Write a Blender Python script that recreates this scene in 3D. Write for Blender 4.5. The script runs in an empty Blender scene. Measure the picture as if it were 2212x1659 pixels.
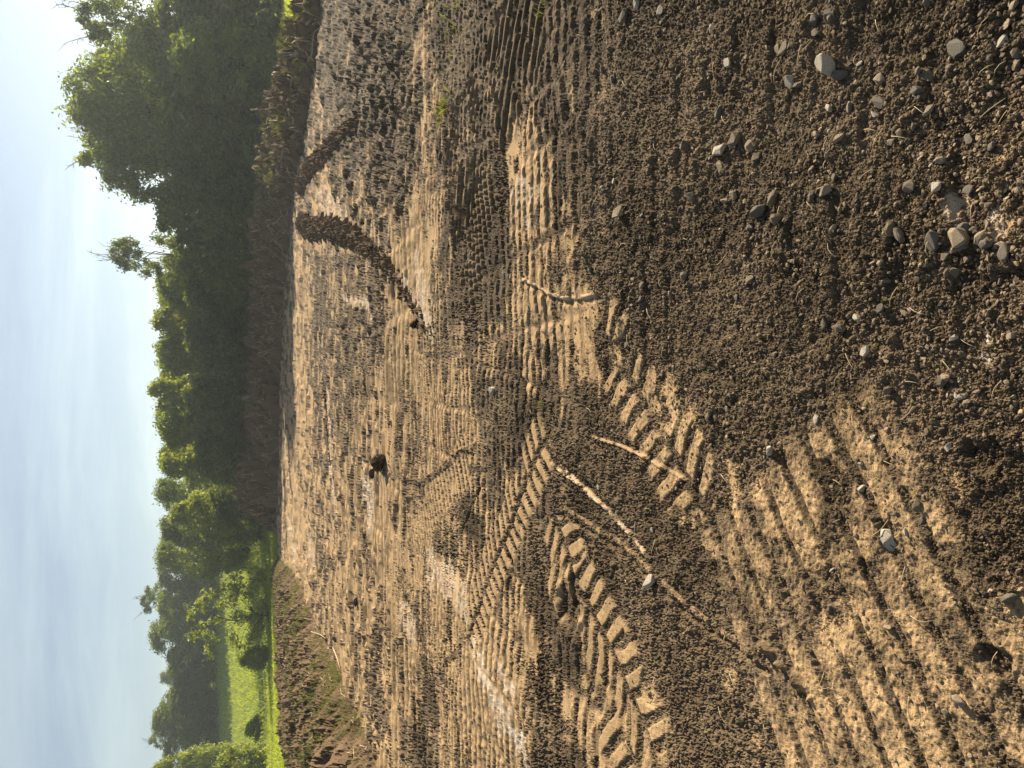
import bpy, math, random
import numpy as np
from mathutils import Vector, Matrix

# ------------------------------------------------------------------ camera
S = bpy.context.scene
COL = S.collection
CAM_H = 1.6
F = 26.0 / 36.0 * 2212.0                       # focal length in pixels of a 2212 px wide copy of the photo
PITCH = math.atan((1106 - 546) / F)
CP, SP = math.cos(PITCH), math.sin(PITCH)
cam_d = bpy.data.cameras.new('camera')
cam_d.lens = 26.0; cam_d.sensor_width = 36.0; cam_d.sensor_fit = 'HORIZONTAL'
cam_d.clip_start = 0.05; cam_d.clip_end = 3000.0
cam = bpy.data.objects.new('camera', cam_d); COL.objects.link(cam)
fwd = Vector((0, CP, -SP)); up = Vector((0, SP, CP)); right = Vector((1, 0, 0))
m = Matrix.Identity(4)                         # the phone was held upright, the picture lies on its side
for i in range(3):
    m[i][0] = -up[i]; m[i][1] = right[i]; m[i][2] = -fwd[i]
m[2][3] = CAM_H
cam.matrix_world = m
S.camera = cam

# ------------------------------------------------------------------ sky, sun, exposure
SUN_AZ, SUN_EL = math.radians(48), math.radians(25)      # azimuth clockwise from +Y (view direction)
sdir = Vector((math.sin(SUN_AZ) * math.cos(SUN_EL), math.cos(SUN_AZ) * math.cos(SUN_EL), math.sin(SUN_EL)))
W = bpy.data.worlds.new('World'); S.world = W; W.use_nodes = True
nt = W.node_tree; nt.nodes.clear()
def wn(t, **k):
    n = nt.nodes.new(t)
    for a, b in k.items(): setattr(n, a, b)
    return n
sky = wn('ShaderNodeTexSky', sky_type='NISHITA', sun_disc=False, sun_elevation=SUN_EL, sun_rotation=SUN_AZ)
sky.altitude = 200; sky.air_density = 1.0; sky.dust_density = 0.35; sky.ozone_density = 1.2
tc = wn('ShaderNodeTexCoord')
sep = wn('ShaderNodeSeparateXYZ'); nt.links.new(tc.outputs['Generated'], sep.inputs[0])
mz = wn('ShaderNodeMath', operation='MAXIMUM'); mz.inputs[1].default_value = 0.02; nt.links.new(sep.outputs['Z'], mz.inputs[0])
az = wn('ShaderNodeMath', operation='ADD'); az.inputs[1].default_value = 0.16; nt.links.new(mz.outputs[0], az.inputs[0])
dx_ = wn('ShaderNodeMath', operation='DIVIDE'); nt.links.new(sep.outputs['X'], dx_.inputs[0]); nt.links.new(az.outputs[0], dx_.inputs[1])
dy_ = wn('ShaderNodeMath', operation='DIVIDE'); nt.links.new(sep.outputs['Y'], dy_.inputs[0]); nt.links.new(az.outputs[0], dy_.inputs[1])
cmb = wn('ShaderNodeCombineXYZ'); nt.links.new(dx_.outputs[0], cmb.inputs[0]); nt.links.new(dy_.outputs[0], cmb.inputs[1])
mp = wn('ShaderNodeMapping'); mp.inputs['Rotation'].default_value = (0, 0, math.radians(12)); mp.inputs['Scale'].default_value = (0.55, 1.9, 1)
mp.inputs['Location'].default_value = (3.1, 0.4, 0)
nt.links.new(cmb.outputs[0], mp.inputs[0])
cn = wn('ShaderNodeTexNoise'); cn.inputs['Scale'].default_value = 0.75; cn.inputs['Detail'].default_value = 9; cn.inputs['Roughness'].default_value = 0.6
cn.inputs['Distortion'].default_value = 0.5
nt.links.new(mp.outputs[0], cn.inputs['Vector'])
cr = wn('ShaderNodeValToRGB'); cr.color_ramp.elements[0].position = 0.44; cr.color_ramp.elements[1].position = 0.70
nt.links.new(cn.outputs[0], cr.inputs[0])
cs = wn('ShaderNodeMath', operation='MULTIPLY'); cs.inputs[1].default_value = 0.9; nt.links.new(cr.outputs[0], cs.inputs[0])
veil = wn('ShaderNodeHueSaturation'); veil.inputs['Saturation'].default_value = 0.72; nt.links.new(sky.outputs[0], veil.inputs['Color'])   # thin high cloud greys the blue
# thin cirrus takes the light of the sky behind it, a little stronger
bright = wn('ShaderNodeMixRGB', blend_type='MULTIPLY'); bright.inputs[0].default_value = 1; bright.inputs[2].default_value = (1.45, 1.38, 1.22, 1)
nt.links.new(veil.outputs[0], bright.inputs[1])
mixc = wn('ShaderNodeMixRGB'); nt.links.new(cs.outputs[0], mixc.inputs[0]); nt.links.new(veil.outputs[0], mixc.inputs[1]); nt.links.new(bright.outputs[0], mixc.inputs[2])
bg = wn('ShaderNodeBackground'); bg.inputs[1].default_value = 0.052
nt.links.new(mixc.outputs[0], bg.inputs[0])
wo = wn('ShaderNodeOutputWorld'); nt.links.new(bg.outputs[0], wo.inputs[0])

sl = bpy.data.lights.new('sun', 'SUN'); sl.energy = 5.0; sl.angle = math.radians(0.53); sl.color = (1.0, 0.875, 0.67)
sun = bpy.data.objects.new('sun', sl); COL.objects.link(sun)
sun.rotation_euler = sdir.to_track_quat('Z', 'Y').to_euler(); sun.location = sdir * 60

vs = S.view_settings
S.display_settings.display_device = 'sRGB'
vs.view_transform = 'Standard'; vs.look = 'None'; vs.exposure = 1.2; vs.gamma = 1.0; vs.use_curve_mapping = False
S.cycles.use_denoising = True
S.cycles.max_bounces = 6; S.cycles.transparent_max_bounces = 6; S.cycles.volume_bounces = 1
S.cycles.sample_clamp_indirect = 8.0
DENSITY = 0.0007

# ------------------------------------------------------------------ photo pixel -> place
def ray(dx, dy):
    xr = (829.5 - dy) / F; yu = (1106 - dx) / F
    return (xr, CP + yu * SP, -SP + yu * CP)
def P(dx, dy, h=0.0):                          # point on the ground (or at height h) seen at a pixel
    d = ray(dx, dy); t = (CAM_H - h) / -d[2]
    return (d[0] * t, d[1] * t)
def T(dx, dy, Y):                              # point seen at a pixel at a known distance Y
    d = ray(dx, dy); t = Y / d[1]
    return (d[0] * t, Y, CAM_H + d[2] * t)
def PX(pts): return [P(*q) for q in pts]

# ------------------------------------------------------------------ noise
f32 = np.float32
def h01(ix, iy, seed):
    a = (ix.astype(np.int64) * 374761393 + iy.astype(np.int64) * 668265263 + seed * 2147483647 + 1013904223) & 0xffffffff
    a = ((a ^ (a >> 13)) * 1274126177) & 0xffffffff
    a = ((a ^ (a >> 16)) * 2246822519) & 0xffffffff
    a = a ^ (a >> 15)
    return (a & 0xffffff).astype(f32) / f32(0xffffff)
def noise(x, y, seed=0):
    xi = np.floor(x); yi = np.floor(y); fx = (x - xi).astype(f32); fy = (y - yi).astype(f32)
    u = fx * fx * fx * (fx * (fx * 6 - 15) + 10); v = fy * fy * fy * (fy * (fy * 6 - 15) + 10)
    xi = xi.astype(np.int64); yi = yi.astype(np.int64)
    def g(ox, oy):
        a = h01(xi + ox, yi + oy, seed) * f32(2 * math.pi)
        return np.cos(a) * (fx - ox) + np.sin(a) * (fy - oy)
    a = g(0, 0); b = g(1, 0); c = g(0, 1); d = g(1, 1)
    return (1.5 * ((a * (1 - u) + b * u) * (1 - v) + (c * (1 - u) + d * u) * v)).astype(f32)
def fbm(x, y, seed=0, o=4, g=0.5):
    r = 0; a = 1.0; k = 1.0
    for i in range(o):
        r = r + a * noise(x * k + 17.3 * i, y * k - 9.1 * i, seed + i * 7); a *= g; k *= 2.03
    return r
def bumps(x, y, cell, seed, keep=1.0, r0=0.3, r1=0.62):
    """clods: rounded lumps on a jittered grid, height in metres; also a random tone per lump"""
    X = x / cell; Y = y / cell
    xi = np.floor(X).astype(np.int64); yi = np.floor(Y).astype(np.int64)
    best = np.zeros(x.shape, f32); tone = np.zeros(x.shape, f32)
    for ox in (-1, 0, 1):
        for oy in (-1, 0, 1):
            cx = xi + ox; cy = yi + oy
            jx = cx + h01(cx, cy, seed); jy = cy + h01(cx, cy, seed + 1)
            rn = h01(cx, cy, seed + 2); pr = h01(cx, cy, seed + 3)
            an = h01(cx, cy, seed + 4) * 3.14159; ca = np.cos(an); sa = np.sin(an)
            ddx = X - jx; ddy = Y - jy
            e = 1 + 0.7 * h01(cx, cy, seed + 5)
            d2 = (ddx * ca + ddy * sa) ** 2 + ((ddy * ca - ddx * sa) * e) ** 2
            R = r0 + (r1 - r0) * rn * rn
            hh = np.where(pr < keep, np.sqrt(np.maximum(R * R - d2, 0)), 0).astype(f32)
            t = hh > best
            best = np.where(t, hh, best); tone = np.where(t, pr / max(keep, 1e-3), tone)
    return best * f32(cell), tone.astype(f32)
def sst(x, a, b):
    t = np.clip((x - a) / (b - a), 0, 1); return (t * t * (3 - 2 * t)).astype(f32)
def poly_st(x, y, pts):
    """distance along, signed side distance and plain distance to a polyline"""
    bd = np.full(x.shape, 1e9, f32); bs = np.zeros(x.shape, f32); bt = np.zeros(x.shape, f32); acc = 0.0
    for (x0, y0), (x1, y1) in zip(pts[:-1], pts[1:]):
        L = math.hypot(x1 - x0, y1 - y0); ux, uy = (x1 - x0) / L, (y1 - y0) / L
        s = (x - x0) * ux + (y - y0) * uy; t = (y - y0) * ux - (x - x0) * uy
        sc = np.clip(s, 0, L); d = np.hypot(s - sc, t)
        k = d < bd
        bd = np.where(k, d, bd); bs = np.where(k, acc + sc, bs); bt = np.where(k, t, bt); acc += L
    return bs, bt, bd, acc
def poly_in(x, y, pts):
    """signed distance to a polygon, positive inside"""
    ins = np.zeros(x.shape, bool); n = len(pts)
    for i in range(n):
        x0, y0 = pts[i]; x1, y1 = pts[(i + 1) % n]
        if y0 != y1:
            c = ((y0 > y) != (y1 > y)) & (x < (x1 - x0) * (y - y0) / (y1 - y0) + x0); ins ^= c
    d = poly_st(x, y, list(pts) + [pts[0]])[2]
    return np.where(ins, d, -d)

# ------------------------------------------------------------------ helpers
def mat(name): 
    M = bpy.data.materials.new(name); M.use_nodes = True
    n = M.node_tree; n.nodes.clear()
    return M, n
def nodes(n):
    def N(t, **k):
        a = n.nodes.new(t)
        for q, v in k.items():
            if q == 'ins':
                for i, vv in v.items(): a.inputs[i].default_value = vv
            else: setattr(a, q, v)
        return a
    return N, n.links.new
def mesh_np(name, verts, faces, material, parent=None, smooth=True, attrs=None):
    me = bpy.data.meshes.new(name)
    verts = np.asarray(verts, f32).reshape(-1, 3)
    if isinstance(faces, np.ndarray):
        k = faces.shape[1]; nf = len(faces)
        me.vertices.add(len(verts)); me.vertices.foreach_set('co', verts.ravel())
        me.loops.add(nf * k); me.loops.foreach_set('vertex_index', faces.astype(np.int32).ravel())
        me.polygons.add(nf); me.polygons.foreach_set('loop_start', np.arange(0, nf * k, k, dtype=np.int32))
        me.update(calc_edges=True)
    else:
        me.from_pydata(verts.tolist(), [], faces); me.update()
    me.polygons.foreach_set('use_smooth', np.full(len(me.polygons), smooth))
    for an, av in (attrs or {}).items():
        at = me.attributes.new(an, 'FLOAT', 'POINT'); at.data.foreach_set('value', np.asarray(av, f32).ravel())
    if material: me.materials.append(material)
    o = bpy.data.objects.new(name, me); COL.objects.link(o)
    if parent: o.parent = parent
    return o
def tag(o, label=None, cat=None, group=None, kind=None):
    if label: o['label'] = label
    if cat: o['category'] = cat
    if group: o['group'] = group
    if kind: o['kind'] = kind
    return o
def empty(name, loc=(0, 0, 0), rz=0, sc=(1, 1, 1)):
    o = bpy.data.objects.new(name, None); COL.objects.link(o); o.location = loc; o.rotation_euler = (0, 0, rz); o.scale = sc
    return o
def grid_faces(nr, nc):
    i = np.arange(nr - 1)[:, None] * nc + np.arange(nc - 1)[None, :]
    i = i.ravel()
    return np.stack([i, i + 1, i + nc + 1, i + nc], 1)
def tubes(paths, sides=6):
    V = []; Fc = []
    for pts, rad in paths:
        pts = [Vector(p) for p in pts]; n0 = len(V)
        for i, p in enumerate(pts):
            d = (pts[min(i + 1, len(pts) - 1)] - pts[max(i - 1, 0)]).normalized()
            a = d.orthogonal().normalized() if i == 0 else (a - d * a.dot(d)).normalized()
            b = d.cross(a)
            for k in range(sides):
                t = 2 * math.pi * k / sides
                V.append(p + (a * math.cos(t) + b * math.sin(t)) * rad[i])
        for i in range(len(pts) - 1):
            for k in range(sides):
                q = n0 + i * sides
                Fc.append((q + k, q + (k + 1) % sides, q + sides + (k + 1) % sides, q + sides + k))
        Fc.append(tuple(n0 + (len(pts) - 1) * sides + k for k in range(sides)))
        Fc.append(tuple(n0 + sides - 1 - k for k in range(sides)))
    return [tuple(v) for v in V], Fc

# ------------------------------------------------------------------ materials
def make_dirt(name, dark, mid, tanc, pale, fine=260.0):
    M, n = mat(name); N, L = nodes(n)
    tcn = N('ShaderNodeTexCoord')
    at = N('ShaderNodeAttribute', attribute_name='tan'); ap = N('ShaderNodeAttribute', attribute_name='pale'); av = N('ShaderNodeAttribute', attribute_name='tone')
    n1 = N('ShaderNodeTexNoise', ins={'Scale': 1.3, 'Detail': 6.0, 'Roughness': 0.65}); L(tcn.outputs['Object'], n1.inputs['Vector'])
    n2 = N('ShaderNodeTexNoise', ins={'Scale': fine, 'Detail': 4.0, 'Roughness': 0.7}); L(tcn.outputs['Object'], n2.inputs['Vector'])
    n3 = N('ShaderNodeTexNoise', ins={'Scale': 45.0, 'Detail': 4.0, 'Roughness': 0.7}); L(tcn.outputs['Object'], n3.inputs['Vector'])
    r1 = N('ShaderNodeValToRGB'); r1.color_ramp.elements[0].position = 0.3; r1.color_ramp.elements[1].position = 0.7
    r1.color_ramp.elements[0].color = (*dark, 1); r1.color_ramp.elements[1].color = (*mid, 1); 
    ad = N('ShaderNodeMath', operation='ADD'); L(n1.outputs[0], ad.inputs[0])
    sb = N('ShaderNodeMath', operation='MULTIPLY_ADD'); sb.inputs[1].default_value = 0.5; sb.inputs[2].default_value = -0.25; L(n3.outputs[0], sb.inputs[0]); L(sb.outputs[0], ad.inputs[1])
    ad2 = N('ShaderNodeMath', operation='MULTIPLY_ADD'); ad2.inputs[1].default_value = 0.45; L(av.outputs['Fac'], ad2.inputs[0]); L(ad.outputs[0], ad2.inputs[2])
    ad3 = N('ShaderNodeMath', operation='ADD'); ad3.inputs[1].default_value = -0.15; L(ad2.outputs[0], ad3.inputs[0])
    L(ad3.outputs[0], r1.inputs[0])
    m1 = N('ShaderNodeMixRGB'); m1.inputs[2].default_value = (*tanc, 1); L(at.outputs['Fac'], m1.inputs[0]); L(r1.outputs[0], m1.inputs[1])
    m2 = N('ShaderNodeMixRGB'); m2.inputs[2].default_value = (*pale, 1); L(ap.outputs['Fac'], m2.inputs[0]); L(m1.outputs[0], m2.inputs[1])
    hs = N('ShaderNodeMixRGB', blend_type='MULTIPLY'); hs.inputs[0].default_value = 1
    r2 = N('ShaderNodeValToRGB'); r2.color_ramp.elements[0].position = 0.3; r2.color_ramp.elements[1].position = 0.7
    r2.color_ramp.elements[0].color = (0.72, 0.70, 0.68, 1); r2.color_ramp.elements[1].color = (1.2, 1.2, 1.2, 1)
    L(n2.outputs[0], r2.inputs[0]); L(m2.outputs[0], hs.inputs[1]); L(r2.outputs[0], hs.inputs[2])
    bs = N('ShaderNodeBsdfPrincipled', ins={'Roughness': 0.95, 'Specular IOR Level': 0.1})
    L(hs.outputs[0], bs.inputs['Base Color'])
    bp = N('ShaderNodeBump', ins={'Strength': 0.6, 'Distance': 0.004}); L(n2.outputs[0], bp.inputs['Height'])
    L(bp.outputs[0], bs.inputs['Normal'])
    o = N('ShaderNodeOutputMaterial'); L(bs.outputs[0], o.inputs[0])
    return M
DIRT = make_dirt('dirt', (0.054, 0.039, 0.024), (0.200, 0.147, 0.092), (0.44, 0.300, 0.160), (0.52, 0.45, 0.37))  # brown soil; dark end deepened for self-shadow between crumbs finer than the mesh
TOPSOIL = make_dirt('topsoil', (0.050, 0.034, 0.021), (0.135, 0.090, 0.054), (0.22, 0.155, 0.09), (0.3, 0.24, 0.18), 60.0)

def make_leaf(name, c0, c1, trans=0.58, sat=1.0):
    M, n = mat(name); N, L = nodes(n)
    g = N('ShaderNodeNewGeometry'); r = N('ShaderNodeValToRGB')
    r.color_ramp.elements[0].color = (*c0, 1); r.color_ramp.elements[1].color = (*c1, 1)
    L(g.outputs['Random Per Island'], r.inputs[0])
    d = N('ShaderNodeBsdfDiffuse'); L(r.outputs[0], d.inputs[0])
    tr = N('ShaderNodeBsdfTranslucent')
    tm = N('ShaderNodeMixRGB', blend_type='MULTIPLY'); tm.inputs[0].default_value = 1; tm.inputs[2].default_value = (1.6, 1.5, 0.55, 1); L(r.outputs[0], tm.inputs[1]); L(tm.outputs[0], tr.inputs[0])
    mx = N('ShaderNodeMixShader'); mx.inputs[0].default_value = trans; L(d.outputs[0], mx.inputs[1]); L(tr.outputs[0], mx.inputs[2])
    gl = N('ShaderNodeBsdfGlossy', ins={'Roughness': 0.45}); gl.inputs[0].default_value = (0.8, 0.85, 0.9, 1)
    m2 = N('ShaderNodeMixShader'); m2.inputs[0].default_value = 0.035; L(mx.outputs[0], m2.inputs[1]); L(gl.outputs[0], m2.inputs[2])
    o = N('ShaderNodeOutputMaterial'); L(m2.outputs[0], o.inputs[0])
    return M
LEAF = [make_leaf('leaf_dark', (0.062, 0.088, 0.020), (0.150, 0.190, 0.038)),
        make_leaf('leaf_mid', (0.092, 0.130, 0.024), (0.20, 0.25, 0.045)),
        make_leaf('leaf_light', (0.13, 0.17, 0.03), (0.26, 0.30, 0.055))]
GRASS = make_leaf('grass_blade', (0.19, 0.25, 0.035), (0.36, 0.41, 0.07), 0.58)
WEED = make_leaf('weed', (0.075, 0.095, 0.028), (0.19, 0.20, 0.065), 0.4)

def simple(name, c0, c1, scale, rough=0.85, bump=0.3, dist=0.01, rnd=0.0):
    M, n = mat(name); N, L = nodes(n)
    t = N('ShaderNodeTexCoord'); a = N('ShaderNodeTexNoise', ins={'Scale': scale, 'Detail': 6.0, 'Roughness': 0.65}); L(t.outputs['Object'], a.inputs['Vector'])
    r = N('ShaderNodeValToRGB'); r.color_ramp.elements[0].position = 0.32; r.color_ramp.elements[1].position = 0.68
    r.color_ramp.elements[0].color = (*c0, 1); r.color_ramp.elements[1].color = (*c1, 1); L(a.outputs[0], r.inputs[0])
    b = N('ShaderNodeBsdfPrincipled', ins={'Roughness': rough, 'Specular IOR Level': 0.3})
    src = r.outputs[0]
    if rnd:
        g = N('ShaderNodeNewGeometry'); mr = N('ShaderNodeMapRange', ins={3: 1 - rnd, 4: 1 + rnd}); L(g.outputs['Random Per Island'], mr.inputs[0])
        mu = N('ShaderNodeVectorMath', operation='SCALE'); L(src, mu.inputs[0]); L(mr.outputs[0], mu.inputs['Scale']); src = mu.outputs[0]
    L(src, b.inputs['Base Color'])
    bp = N('ShaderNodeBump', ins={'Strength': bump, 'Distance': dist}); L(a.outputs[0], bp.inputs['Height']); L(bp.outputs[0], b.inputs['Normal'])
    o = N('ShaderNodeOutputMaterial'); L(b.outputs[0], o.inputs[0])
    return M
BARK = simple('bark', (0.04, 0.03, 0.022), (0.11, 0.09, 0.07), 6, 0.9, 0.6, 0.03)
DEADWOOD = simple('dead_wood', (0.12, 0.10, 0.08), (0.22, 0.19, 0.16), 8)
STONE = {'grey': simple('stone_grey', (0.115, 0.086, 0.056), (0.27, 0.205, 0.135), 18, 0.8, 0.5, 0.05),
         'slate': simple('stone_slate', (0.078, 0.064, 0.050), (0.17, 0.142, 0.108), 14, 0.75, 0.4, 0.04),
         'tan': simple('stone_tan', (0.22, 0.165, 0.11), (0.38, 0.30, 0.20), 16, 0.85, 0.5, 0.05),
         'pale': simple('stone_pale', (0.30, 0.255, 0.19), (0.56, 0.49, 0.39), 12, 0.85, 0.5, 0.05)}
GRAVEL = simple('gravel', (0.11, 0.080, 0.050), (0.27, 0.20, 0.125), 3.0, 0.9, 0.3, 0.003, rnd=0.55)
STRAW = simple('straw', (0.30, 0.22, 0.12), (0.52, 0.42, 0.26), 30, 0.8, 0.1)
TWIG = simple('twig', (0.22, 0.16, 0.10), (0.40, 0.30, 0.18), 10, 0.8, 0.1)

# ------------------------------------------------------------------ graded dirt ground
rng = np.random.default_rng(11)
SITE = [(-60, -30), (60, -30), (40, 10), (10.4, 17.5), (9.6, 24), (9.6, 32), (7.2, 42), (1.6, 50.5), (-9, 55), (-13.5, 55), (-12.5, 44), (-20, 36), (-60, 22)]
NR, NC = 850, 830
vrow = np.linspace(2330, 592, NR)              # rows as far apart as the eye resolves them
rr = np.array([P(v, 829.5)[1] for v in vrow])
rr = np.concatenate([[0.3, 0.6, 0.8], rr[rr > 0.9]]); NRr = len(rr)
th = np.radians(np.concatenate([np.linspace(-84, -42, 22), np.linspace(-40, 40, NC), np.linspace(42, 84, 22)])); NCc = len(th)
RR, TH = np.meshgrid(rr, th, indexing='ij')
gx = (RR * np.sin(TH)).ravel(); gy = (RR * np.cos(TH)).ravel(); gr = RR.ravel().astype(f32)
cell = np.maximum(np.gradient(rr)[:, None] * np.ones_like(TH), RR * 0.00155).ravel().astype(f32)    # mesh spacing
fine = lambda w: np.clip(1.6 - 2.2 * cell / w, 0, 1).astype(f32)                                      # how much of a wave of length w it can carry

# how clean (compacted, tan) or crumbly the soil is, point by point over the site
CTRL = [(620,150,.15),(640,420,.55),(660,300,.45),(720,200,.15),(760,380,.3),(800,100,.08),(850,250,.2),(870,400,.4),(940,230,.55),(980,100,.12),(1000,330,.35),(1100,60,.1),
 (1070,200,.15),(1150,420,.75),(1120,480,.55),(1240,90,.22),(1040,520,.2),(900,560,.95),(870,620,1),(760,480,.75),(700,440,.85),(800,450,.5),
 (650,600,.75),(720,560,.55),(700,640,.35),(760,600,.6),(820,650,.45),(880,800,.75),(640,800,.7),(700,760,.45),(760,770,.4),(760,860,.5),(840,900,.75),(950,850,.6),(1000,700,.45),(960,660,.4),
 (1000,600,.15),(1080,600,.15),(1060,720,.5),(1160,650,.75),(1230,680,.9),(1280,700,.8),(1200,590,.35),(1250,540,.35),(1320,560,.25),
 (1100,820,.25),(1150,800,.4),(1080,900,.1),(1180,870,.12),(1140,950,.2),(1240,820,.55),(1280,900,.1),(1340,700,.35),(1400,650,.15),(1400,760,.55),
 (650,950,.8),(720,930,.55),(780,960,.7),(830,1060,.95),(900,1000,.35),(900,960,.55),(960,1010,.85),(1000,900,.6),(980,1080,.9),(1000,1120,.15),(940,1130,.7),
 (650,1100,.85),(640,1180,.9),(720,1120,.6),(760,1200,.75),(840,1200,.85),(900,1200,.75),(960,1200,.35),(950,1260,.6),(1060,1160,.4),(1100,1150,.6),(1000,1300,.8),
 (700,1280,.55),(740,1350,.8),(800,1330,.75),(780,1430,.7),(810,1450,.25),(860,1360,.65),(880,1300,.4),(900,1450,.65),(930,1540,.3),(850,1560,.75),(860,1640,.8),(920,1640,.15),(790,1600,.7),
 (1040,1400,.95),(1070,1500,.9),(1100,1590,.85),(1000,1450,.75),(1020,1560,.7),(980,1620,.5),(1120,1380,.6),(1150,1450,.45),(1160,1640,.3),
 (1180,1000,.4),(1170,1200,.2),(1200,1300,.1),(1220,1400,.1),(1240,1200,.25),(1300,1300,.2),(1300,1180,.15),(1260,1050,.1),(1360,1080,.15),(1400,1200,.15),(1320,1450,.4),(1350,1550,.75),(1280,1580,.45),(1410,1600,.6),(1450,1450,.15),(1480,1580,.25),
 (1350,800,.5),(1400,880,.65),(1460,960,.6),(1500,1060,.45),(1420,1000,.2),(1500,800,.1),(1600,700,.08),(1550,900,.3),(1600,1000,.35),(1560,1100,.4),(1640,1150,.5),(1620,1280,.35),(1720,1200,.55),(1700,1300,.7),(1760,1400,.75),(1640,1400,.25),(1560,1300,.15),(1560,1450,.3),
 (1850,1250,.6),(1850,1400,.75),(1950,1500,.8),(1980,1350,.45),(2080,1550,.85),(2150,1450,.5),(2150,1630,.7),(2000,1640,.6),(1800,1550,.6),(1700,1500,.5),(1900,1640,.5),
 (1750,1000,.15),(1900,1050,.12),(2050,1080,.25),(2180,1150,.35),(1700,850,.08),(1850,850,.1),(2000,800,.12),(2150,900,.12),(1450,500,.12),(1450,300,.08),(1500,100,.08),(1650,400,.08),(1650,600,.06),(1850,300,.12),(1850,500,.12),(2000,450,.22),(2100,500,.4),(2100,250,.35),(2050,100,.25),(2180,700,.25),(1750,100,.12),(1300,300,.12),(1300,430,.2)]
cw = np.array([P(a, b) for a, b, c in CTRL]); cv = np.array([c for a, b, c in CTRL], f32)
# distances measured in a space where near and far detail weigh alike
lx, ly = np.arctan2(gx, gy + 0.4).astype(f32), np.log(gr + 0.3)
clx, cly = np.arctan2(cw[:, 0], cw[:, 1] + 0.4), np.log(np.hypot(cw[:, 0], cw[:, 1]) + 0.3)
wob = 0.035 * fbm(gx * 1.3, gy * 1.3, 3, 3)
num = np.zeros(gx.shape, f32); den = np.zeros(gx.shape, f32)
for a, b, c in zip(clx, cly, cv):
    w = 1.0 / (((lx + wob - a) * 1.15) ** 2 + (ly + wob - b) ** 2 + 0.0006) ** 1.6
    num += w.astype(f32) * c; den += w.astype(f32)
clean = num / den                                # 0 crumbly .. 1 clean

z = 0.030 * fbm(gx * 0.35, gy * 0.35, 20, 3) + 0.012 * fbm(gx * 1.6, gy * 1.6, 24, 3)
blotch = fbm(gx * 2.2, gy * 2.2, 31, 4, 0.6)
mott = fbm(gx * 9, gy * 9, 37, 3, 0.6)
SPK = rng.random(gx.shape).astype(f32)
streak = fbm(gx * 1.1, gy * 5.5, 41, 4, 0.6)
cl = np.clip(0.5 + 1.6 * (clean - 0.5) + 0.36 * blotch + 0.30 * streak + 0.14 * mott + 0.16 * (SPK - 0.5) + 0.34 * sst(gr, 4, 7) * fbm(gx * 0.8, gy * 6.0, 43, 3, 0.7) - 0.10 * sst(gr, 3.5, 6), 0, 1)
tanm = sst(cl, 0.50, 0.66)
ridge_h = np.zeros(gx.shape, f32)
crumb = np.clip(1.15 - 1.1 * tanm, 0.05, 1.1)

# washboard ribs left by tracked machines driving to and fro
def ribs(x, y, pitch, ang, seed, lane=0.5, duty=0.36):
    ca, sa = math.cos(ang), math.sin(ang)
    s = y * ca - x * sa; t = x * ca + y * sa
    t = t + 0.10 * noise(t * 0.7, s * 0.4, seed)
    k = np.floor(t / lane); ft = t / lane - k
    ph = h01(k.astype(np.int64), np.zeros(k.shape, np.int64), seed + 5) * 3
    skew = (h01(k.astype(np.int64), np.ones(k.shape, np.int64), seed + 6) - 0.5) * 0.25
    s2 = s + skew * (ft - 0.5) * lane + 0.018 * fbm(x * 6, y * 6, seed + 8, 2)
    q = (s2 / pitch + ph) % 1.0
    r = np.minimum(sst(q, 0, 0.12), 1 - sst(q, duty, duty + 0.12))
    gap = sst(np.abs(ft - 0.5), 0.40, 0.5)
    return r.astype(f32), gap
r1, g1 = ribs(gx, gy, 0.125, 0.03, 51)
r2, g2 = ribs(gx, gy, 0.105, -0.10, 67, 0.42)
pick = sst(fbm(gx * 0.6, gy * 0.5, 71, 2), -0.1, 0.1)
rb = r1 * (1 - pick) + r2 * pick; gp = g1 * (1 - pick) + g2 * pick
present = sst(fbm(gx * 1.0, gy * 0.9, 75, 3), -0.75, -0.2) * sst(gr, 2.9, 4.2)
rightc = sst(gx - 0.16 * gy, 0.2, 1.2)
amp = (0.030 + 0.014 * rightc) * present * (0.5 + 0.5 * sst(mott, -0.5, 0.3)) * (1 - 0.85 * gp) * fine(0.115)
ridge_h += 0.5 * amp * (1 - rb)
crumb *= 1 - 0.7 * present * (1 - rb) * fine(0.115)
pl_ = (1 - rb) * present * fine(0.115) * (1 - gp)
tanm = np.maximum(tanm, pl_ * sst(cl, 0.26, 0.48) * 0.95)
tanm = tanm * (1 - 0.92 * rb * present * fine(0.115))
r3, g3 = ribs(gx, gy, 0.24, 0.02, 91, 0.9, 0.4)
p3 = sst(gr, 6.5, 8.5) * (1 - sst(gr, 13, 17)) * sst(fbm(gx * 0.7, gy * 0.5, 95, 3), -0.6, 0.0)
ridge_h += 0.018 * p3 * (1 - r3) * (1 - 0.8 * g3)
tanm = tanm * (1 - 0.7 * p3 * r3)
# coarser streaks that still read at a distance
st2 = fbm(gx * 0.8, gy * 3.0, 81, 4, 0.6)
ridge_h += (0.034 * sst(gr, 6, 12) * sst(st2, 0.05, 0.5) * (1 + 0.5 * rightc)).astype(f32)
st3 = fbm(gx * 0.5, gy * 1.1, 85, 3, 0.6)
ridge_h += (0.07 * sst(gr, 14, 24) * sst(st3, 0.1, 0.5)).astype(f32)
tanm *= 1 - 0.5 * sst(st2, 0.15, 0.5) * sst(gr, 6, 12)

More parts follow.
